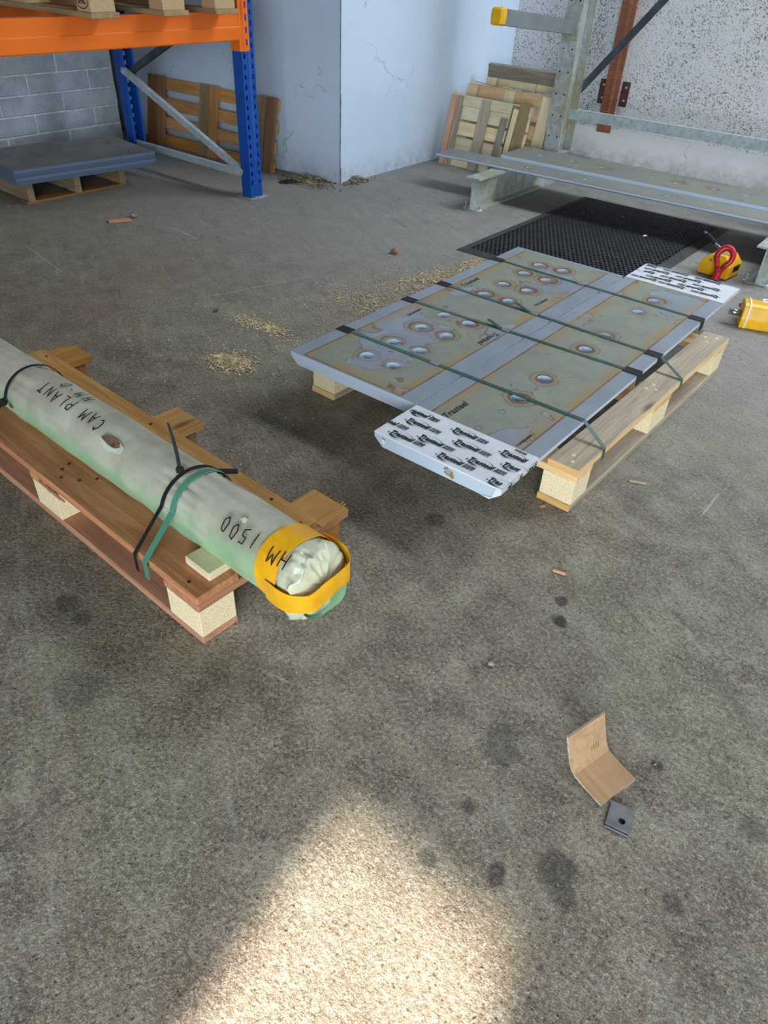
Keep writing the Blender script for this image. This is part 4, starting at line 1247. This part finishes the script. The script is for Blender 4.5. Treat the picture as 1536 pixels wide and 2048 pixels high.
# pallet on the rack
pk = thing('pallet', 'stamped wooden pallet resting on the orange rack beam', 'pallet', (-4.50, 2.195, 0.944), (0, 0, 0), 'wooden pallets')
for y0, y1 in ((0.0, 0.145), (0.385, 0.535), (0.705, 0.855)):
    board('bottom_board', pk, (0.60, (y0 + y1) / 2, 0.011), (1.20, y1 - y0, 0.022), 'x', 'wood_dull')
    for x in (0.05, 0.60, 1.135):
        bk = board('block', pk, (x, (y0 + y1) / 2, 0.061), (0.10 if x != 0.6 else 0.145, y1 - y0 - 0.02, 0.078), 'x', 'chip_dull', 0.001)
for x in (0.05, 0.60, 1.15):
    board('stringer_board', pk, (x, 0.4275, 0.111), (0.855, 0.10, 0.022), 'y', 'wood_dull')
for y in (0.06, 0.25, 0.43, 0.61, 0.79):
    board('deck_board', pk, (0.60, y, 0.133), (1.2, 0.12, 0.022), 'x', 'wood_dull')
# oval stamp on the corner block
st = link('stamp', text_me('EPAL', 0.052, 0.030, 0.0, 0.0016), 'ink', pk, (1.104, 0.0092, 0.052), (R(90), 0, 0))
ring = [(0.040 * math.cos(a), 0.0092, 0.026 * math.sin(a)) for a in [2 * PI * i / 28 for i in range(28)]]
ring2 = [(0.044 * math.cos(a), 0.0092, 0.030 * math.sin(a)) for a in [2 * PI * i / 28 for i in range(28)]]
link('stamp_ring', me_from('ring', ring + ring2, [(i, (i + 1) % 28, 28 + (i + 1) % 28, 28 + i) for i in range(28)]), 'ink', pk, (1.131, 0, 0.061))

# pallet with stacked plates on the floor under the rack
pu = thing('pallet', 'old notched pallet under the two stacked grey plates by the block wall', 'pallet', (-4.205, 2.185, 0), (0, 0, R(-2.0)), 'wooden pallets')
for y in (0.02, 0.315, 0.62):
    prism('stringer', [(-.020, 0), (.020, 0), (.020, .098), (-.020, .098)], 0.80, 'x', 'wood_dull', pu, (-0.80, y, 0.012), bev=0.002)
for x in (-0.045, -0.40, -0.755):
    board('deck_board', pu, (x, 0.32, 0.1195), (0.68, 0.085, 0.018), 'y', 'wood_dull')
board('bottom_board', pu, (-0.045, 0.32, 0.006), (0.66, 0.085, 0.012), 'y', 'wood_brown')
board('bottom_board', pu, (-0.755, 0.32, 0.006), (0.66, 0.085, 0.012), 'y', 'wood_brown')
def dull_plate_material():
    k = Mat('dull_plate_paint')
    o = k.obj()
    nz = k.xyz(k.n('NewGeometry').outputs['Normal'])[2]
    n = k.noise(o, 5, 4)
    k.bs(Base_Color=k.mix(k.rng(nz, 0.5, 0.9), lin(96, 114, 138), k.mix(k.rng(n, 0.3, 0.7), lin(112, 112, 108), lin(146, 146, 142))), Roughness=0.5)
    return k.m
DULL = dull_plate_material()
UA = R(-7.2)
hU = []
for x, y in ((-4.421, 2.239), (-4.316, 2.238), (-4.413, 2.366), (-4.305, 2.362), (-4.390, 2.547), (-4.282, 2.542), (-4.362, 2.723), (-4.258, 2.717), (-4.346, 2.846), (-4.245, 2.841)):
    hU.append((x, y))
UO = Vector((-4.64, 2.155, 0.1287)); UW, UL = 0.535, 0.855
for lv in range(2):
    O = UO + Vector((0.006 * lv, -0.004 * lv, lv * 0.0405))
    t = thing('steel_plate', 'upper dull grey plate with small holes on the pallet beside the block wall' if lv else 'lower dull grey plate of the pair on the pallet beside the block wall', 'steel plate', tuple(O), (0, 0, UA), 'stacked dull grey plates')
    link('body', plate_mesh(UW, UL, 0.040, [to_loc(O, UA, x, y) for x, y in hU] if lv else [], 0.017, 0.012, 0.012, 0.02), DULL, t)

# ================================================================== MAGNETIC LIFTERS
def shackle(root, c, sc, rot, mat='red'):
    pth = []
    for i in range(25):
        a = R(-140 + 280 * i / 24)
        pth.append((0.030 * sc * math.sin(a), 0, 0.036 * sc * math.cos(a) + 0.022 * sc))
    pth = [(-0.006 * sc, 0, -0.040 * sc)] + pth + [(0.006 * sc, 0, -0.040 * sc)]
    tp = [0.8] + [0.75 + 0.5 * abs(math.cos(R(-140 + 280 * i / 24) / 2)) for i in range(25)] + [0.8]
    s = link('shackle', tube_me(pth, 0.0105 * sc, 10, True, tp), mat, root, c, rot)
    link('swivel', cyl_me(0.016 * sc, 0.045 * sc, 14), mat, s, (0, 0, -0.052 * sc))
    link('pin', cyl_me(0.009 * sc, 0.055 * sc, 12), mat, s, (0, 0, -0.034 * sc), (R(90), 0, 0))
    return s
def octo(w, h, c):
    a = w / 2
    return [(-a, 0), (a, 0), (a, h - c), (a - c, h), (-a + c, h), (-a, h - c)]
l1 = thing('magnetic_lifter', 'yellow magnetic lifter with red shackle and black lever grip beside the mat', 'lifting magnet', (-0.845, 3.965, 0), (0, 0, R(-8)))
prism('body', octo(0.155, 0.100, 0.042), 0.150, 'y', 'yellow', l1, (-0.005, -0.075, 0.006), bev=0.003)
prism('magnet_base', [(-.066, 0), (.066, 0), (.066, .008), (-.066, .008)], 0.146, 'y', 'dark_steel', l1, (-0.005, -0.073, 0))
board('top_dirt', l1, (-0.005, 0.02, 0.1068), (0.075, 0.09, 0.0016), 'x', 'stain_ochre', 0.0)
for dx in (-.025, .018):
    link('rivet', cyl_me(0.005, 0.003, 8), 'dark_steel', l1, (dx - .005, -0.0765, 0.080), (R(90), 0, 0))
board('warning_print', l1, (0.072, 0.015, 0.045), (0.07, 0.0012, 0.03), 'y', 'ink', 0.0)
shackle(l1, (0.034, -0.088, 0.088), 1.2, (R(-24), R(4), R(14)))
tube('lever', [(0.012, -0.058, 0.128), (-0.04, -0.025, 0.138), (-0.075, -0.005, 0.146)], 0.0075, 'chrome', l1, seg=10)
tube('grip', [(-0.066, -0.010, 0.144), (-0.128, 0.028, 0.160)], 0.0125, 'black_plastic', l1, seg=12)
tube('lever_tip', [(-0.126, 0.027, 0.1595), (-0.140, 0.036, 0.163), (-0.142, 0.037, 0.1635), (-0.152, 0.043, 0.166)], 0.0085, 'chrome', l1, seg=10, taper=[1, 1, .7, .7])
l2 = thing('magnetic_lifter', 'yellow magnetic lifter lying on its side at the right edge', 'lifting magnet', (-0.470, 3.425, 0), (0, 0, R(20)))
prism('body', [(-.055, 0), (.055, 0), (.058, .04), (.050, .095), (.030, .104), (-.030, .104), (-.050, .095), (-.058, .04)], 0.27, 'x', 'yellow', l2, (-0.115, 0, 0), bev=0.003)
prism('end_flange', [(-.058, .002), (.058, .002), (.062, .04), (.054, .098), (.032, .108), (-.032, .108), (-.054, .098), (-.062, .04)], 0.006, 'x', 'white', l2, (-0.095, 0, 0))
tube('spindle', [(-0.115, -0.010, 0.050), (-0.165, -0.012, 0.050)], 0.0135, 'chrome', l2, seg=12)
board('label_plate', l2, (0.03, 0.028, 0.1055), (0.14, 0.038, 0.002), 'x', 'white', 0.0)
link('print', text_me('M 300', 0.05, 0.016, 0, 0.0004), 'ink_grey', l2, (-0.03, 0.020, 0.1069))
board('slot', l2, (0.04, -0.024, 0.1055), (0.12, 0.016, 0.003), 'x', 'orange', 0.001)
tube('t_handle', [(0.03, -0.030, 0.108), (0.03, -0.062, 0.080)], 0.0055, 'chrome', l2, seg=8)
tube('t_handle', [(-0.005, -0.064, 0.078), (0.065, -0.064, 0.078)], 0.006, 'chrome', l2, seg=8)
shackle(l2, (-0.07, 0.092, 0.045), 0.75, (R(80), 0, R(-60)))

# ================================================================== FOREGROUND OFFCUTS
# bent plywood corner: two leaves joined by a soft bend
ply = thing('plywood_offcut', 'bent piece of plywood with one leaf raised on the concrete floor', 'plywood', (-0.154, 0.870, 0), (0, 0, math.atan2(0.093, 0.029) - PI / 2))
prof = [(0.083, 0.0), (0.04, 0.0015), (0.012, 0.005), (0.002, 0.012), (-0.006, 0.024), (-0.018, 0.052), (-0.030, 0.082)]
def ply_mesh(prof, w, t0, t1, skew=0.0):
    vs, fs = [], []
    n = len(prof)
    for i, (x, z) in enumerate(prof):
        a = prof[max(i - 1, 0)]; b = prof[min(i + 1, n - 1)]
        dx, dz = b[0] - a[0], b[1] - a[1]; L = math.hypot(dx, dz)
        nx, nz = dz / L, -dx / L        # upper/inner side
        for y in (0, w):
            yy = y + skew * i * (1 if y else 0.4)
            vs += [(x + nx * t0, yy, z + nz * t0), (x + nx * t1, yy, z + nz * t1)]
    for i in range(n - 1):
        a, b = 4 * i, 4 * i + 4
        fs += [(a, b, b + 2, a + 2), (a + 1, a + 3, b + 3, b + 1), (a, a + 1, b + 1, b), (a + 2, b + 2, b + 3, a + 3)]
    fs += [(0, 2, 3, 1), (4 * n - 4, 4 * n - 3, 4 * n - 1, 4 * n - 2)]
    me = me_from('ply', vs, fs)
    return me
link('core', ply_mesh(prof, 0.098, 0.0, 0.0042, 0.0012), 'ply_edge', ply)
link('face_veneer', ply_mesh(prof, 0.098, 0.0042, 0.0052, 0.0012), 'ply_face', ply)
for i in range(4):
    link('cut_mark', box_me(0.013, 0.0008, 0.0004, 0, 'cut'), 'rust_dark', ply, (-0.0035 + .0006 * i, 0.060 + i * 0.006, 0.031), (0, R(65), 0))
# small steel plate with hole and lip
wp = thing('washer_plate', 'small square grey steel plate with one hole beside the plywood', 'metal plate', (-0.054, 0.8135, 0.0), (0, 0, R(10)))
bm = bmesh.new()
bmesh.ops.create_cube(bm, size=1.0)
bmesh.ops.scale(bm, vec=(0.044, 0.052, 0.007), verts=bm.verts)
bmesh.ops.translate(bm, vec=(0.022, 0.028, 0.0035), verts=bm.verts)
bmesh.ops.bevel(bm, geom=list(bm.edges), offset=0.0006, segments=1, affect='EDGES')
me = bpy.data.meshes.new('wp'); bm.to_mesh(me); bm.free()
cb = bmesh.new()
bmesh.ops.create_cone(cb, cap_ends=True, segments=24, radius1=0.0062, radius2=0.0062, depth=0.03, matrix=Matrix.Translation((0.027, 0.021, 0.0035)))
link('plate', apply_bool(me, cb), 'dark_steel', wp)
link('lip', box_me(0.044, 0.006, 0.0045, 0.0008, 'lip'), 'dark_steel', wp, (0.022, 0.0005, 0.0023))

# ================================================================== LOOSE BITS ON THE FLOOR
def chip_thing(name, label, cat, loc, dims, rz, mat, group=None, rx=0.0):
    t = tag(link(name, box_me(*dims, min(0.002, dims[2] * .3), mat + 'c'), mat, None, loc, (rx, 0, rz)), label, cat, group)
    return t
chip_thing('wood_offcut', 'small reddish wood offcut on the floor in front of the rack', 'wood scrap', (-3.60, 2.35, 0.007), (0.12, 0.04, 0.012), R(62), 'wood_pink')
chip_thing('wood_sliver', 'thin wood sliver on the floor right of the pallet corner', 'wood scrap', (-0.435, 1.902, 0.003), (0.052, 0.012, 0.005), R(24), 'wood_grey')
chip_thing('wood_sliver', 'small curved pinkish wood sliver on the open floor', 'wood scrap', (-0.433, 1.377, 0.0035), (0.034, 0.009, 0.006), R(14), 'wood_pink')
chip_thing('wood_sliver', 'tiny pale splinter beside the near corner of the right pallet', 'wood scrap', (-0.60, 1.60, 0.002), (0.018, 0.008, 0.003), R(70), 'wood_pink')
def pebble(label, loc, r, mat, seed, name='stone'):
    bm = bmesh.new()
    bmesh.ops.create_icosphere(bm, subdivisions=2, radius=r)
    for v in bm.verts:
        v.co *= 1 + 0.35 * noise.noise(v.co * (1.6 / r) + Vector((seed, 0, 0)))
        v.co.z *= 0.7
    return tag(link(name, bm_mesh('pebble', bm, True), mat, None, (loc[0], loc[1], r * 0.6)), label, 'stone')
pebble('small grey crumb of concrete on the open floor', (-0.412, 1.005), 0.009, 'grit', 1)
pebble('brown crumb on the floor left of the black mat', (-2.215, 3.02), 0.022, 'wood_brown', 2, 'wood_crumb')
pebble('dark stone on the floor left of the sawdust', (-2.312, 1.894), 0.010, 'dark_steel', 3)
pebble('grey crumb beside the reddish wood offcut', (-3.61, 2.45), 0.022, 'grit', 4)
bp = thing('plastic_scrap', 'flattened black plastic scrap by the debris at the wall corner', 'plastic scrap', (-3.60, 3.585, 0), (0, 0, R(30)))
link('sheet', me_from('sheet', [(0, -.03, .002), (.07, -.032, .014), (.15, -.022, .003), (.15, .02, .003), (.08, .028, .018), (0, .026, .002), (0.07, 0, .022)],
     [(0, 1, 6), (1, 2, 6), (2, 3, 6), (3, 4, 6), (4, 5, 6), (5, 0, 6)]), 'black_plastic', bp)
link('handle', box_me(0.05, 0.012, 0.006, 0.001, 'ps'), 'black_plastic', bp, (0.04, -0.036, 0.005), (0, 0, R(8)))
# leaf litter at the wall corner, sawdust by the plates
def scatter(name, label, cat, blobs, n, size, mat, flat=True, seed=1, zmax=0.004):
    random.seed(seed)
    vs, fs = [], []
    tot = sum(b[4] for b in blobs)
    for (cx, cy, sx, sy, wgt, h) in blobs:
        for i in range(int(n * wgt / tot)):
            x, y = random.gauss(cx, sx), random.gauss(cy, sy)
            if any(a <= x <= b and c <= y <= d for a, b, c, d in ((-2.03, -1.05, 3.28, 4.85), (-1.57, -0.47, 1.62, 2.88), (-2.3, -0.90, 0.60, 1.16), (-3.56, -3.38, 3.14, 3.31))): continue
            d2 = ((x - cx) / sx) ** 2 + ((y - cy) / sy) ** 2
            zz = 0.0015 + h * math.exp(-0.7 * d2) * random.random()
            s = size * random.uniform(0.4, 1.5)
            a = random.uniform(0, 2 * PI); tz = random.uniform(-.5, .5) * s
            ca, sa = math.cos(a) * s, math.sin(a) * s
            b = len(vs)
            k = random.uniform(.3, .8)
            vs += [(x - ca, y - sa, zz), (x + sa * k, y - ca * k, zz + abs(tz) * .4), (x + ca, y + sa, zz + abs(tz) * .6), (x - sa * k, y + ca * k, zz + .0008), (x, y, zz + s * .5)]
            fs += [(b, b + 1, b + 4), (b + 1, b + 2, b + 4), (b + 2, b + 3, b + 4), (b + 3, b, b + 4)]
    return tag(link(name, me_from(name, vs, fs), mat), label, cat, kind='stuff')
scatter('sawdust', 'pale sawdust and wood chips spread on the floor beside the plates', 'sawdust',
        [(-1.93, 1.60, .035, .03, 8, .012), (-1.88, 1.62, .03, .03, 6, .01), (-1.985, 1.60, .02, .015, 2.4, .006), (-1.96, 1.65, .02, .03, 2, .004), (-2.09, 1.92, .09, .025, 5, .004), (-2.02, 1.93, .05, .03, 3, .004),
         (-1.85, 2.42, .06, .07, 4, .006), (-2.0, 2.35, .10, .08, 4, .003), (-1.87, 2.80, .06, .12, 14, .008), (-1.84, 2.95, .05, .10, 7, .006), (-1.83, 3.18, .035, .06, 8, .008), (-1.95, 2.60, .10, .15, 8, .003),
         (-2.0, 1.85, .25, .3, 4, .001), (-1.9, 2.6, .2, .4, 7, .001), (-2.2, 1.6, .3, .25, 2, .001), (-1.6, 1.35, .35, .15, 1.0, .001)], 9000, 0.0042, 'sawdust', seed=3)
scatter('floor_grit', 'fine pale grit scattered over the concrete', 'grit',
        [(-2.6, 2.6, .8, .6, 5, .0005), (-3.5, 2.6, .5, .5, 4, .0005), (-3.1, 3.4, .3, .2, 2, .0005), (-1.4, 0.95, .4, .3, 2, .0005), (-0.4, 1.6, .5, .5, 1.0, .0005), (-0.5, 0.6, .4, .3, 1.0, .0003), (-2.6, 4.0, .25, .2, 2, .0005), (-3.95, 3.1, .3, .25, 2, .0005)],
        700, 0.0042, 'grit', seed=5)
scatter('leaf_litter', 'heap of dry leaves and dirt at the foot of the wall corner', 'leaf litter',
        [(-3.50, 3.74, .07, .035, 10, .035), (-3.42, 3.76, .05, .03, 6, .03), (-3.63, 3.74, .05, .03, 3, .015), (-3.265, 3.96, .025, .05, 4, .035), (-3.45, 3.68, .10, .04, 3, .004)], 1500, 0.012, 'leaf', seed=6)
for i, (x, y, lab) in enumerate(((-1.602, 4.505, 'yellowish dry leaf near the far edge of the black mat'), (-1.354, 4.243, 'pale dry leaf in the middle of the black mat'), (-1.911, 4.328, 'small greenish leaf near the left border of the black mat'))):
    tag(link('dry_leaf', me_from('leaf', [(-.022, 0, .001), (0, -.011, .004), (.024, 0, .002), (.002, .012, .006), (0, 0, .009)], [(0, 1, 4), (1, 2, 4), (2, 3, 4), (3, 0, 4)]), 'leaf' if i != 1 else 'wood_pale', None, (x, y, 0.0135), (0, 0, i * 1.3)), lab, 'leaf', 'leaves on the mat')
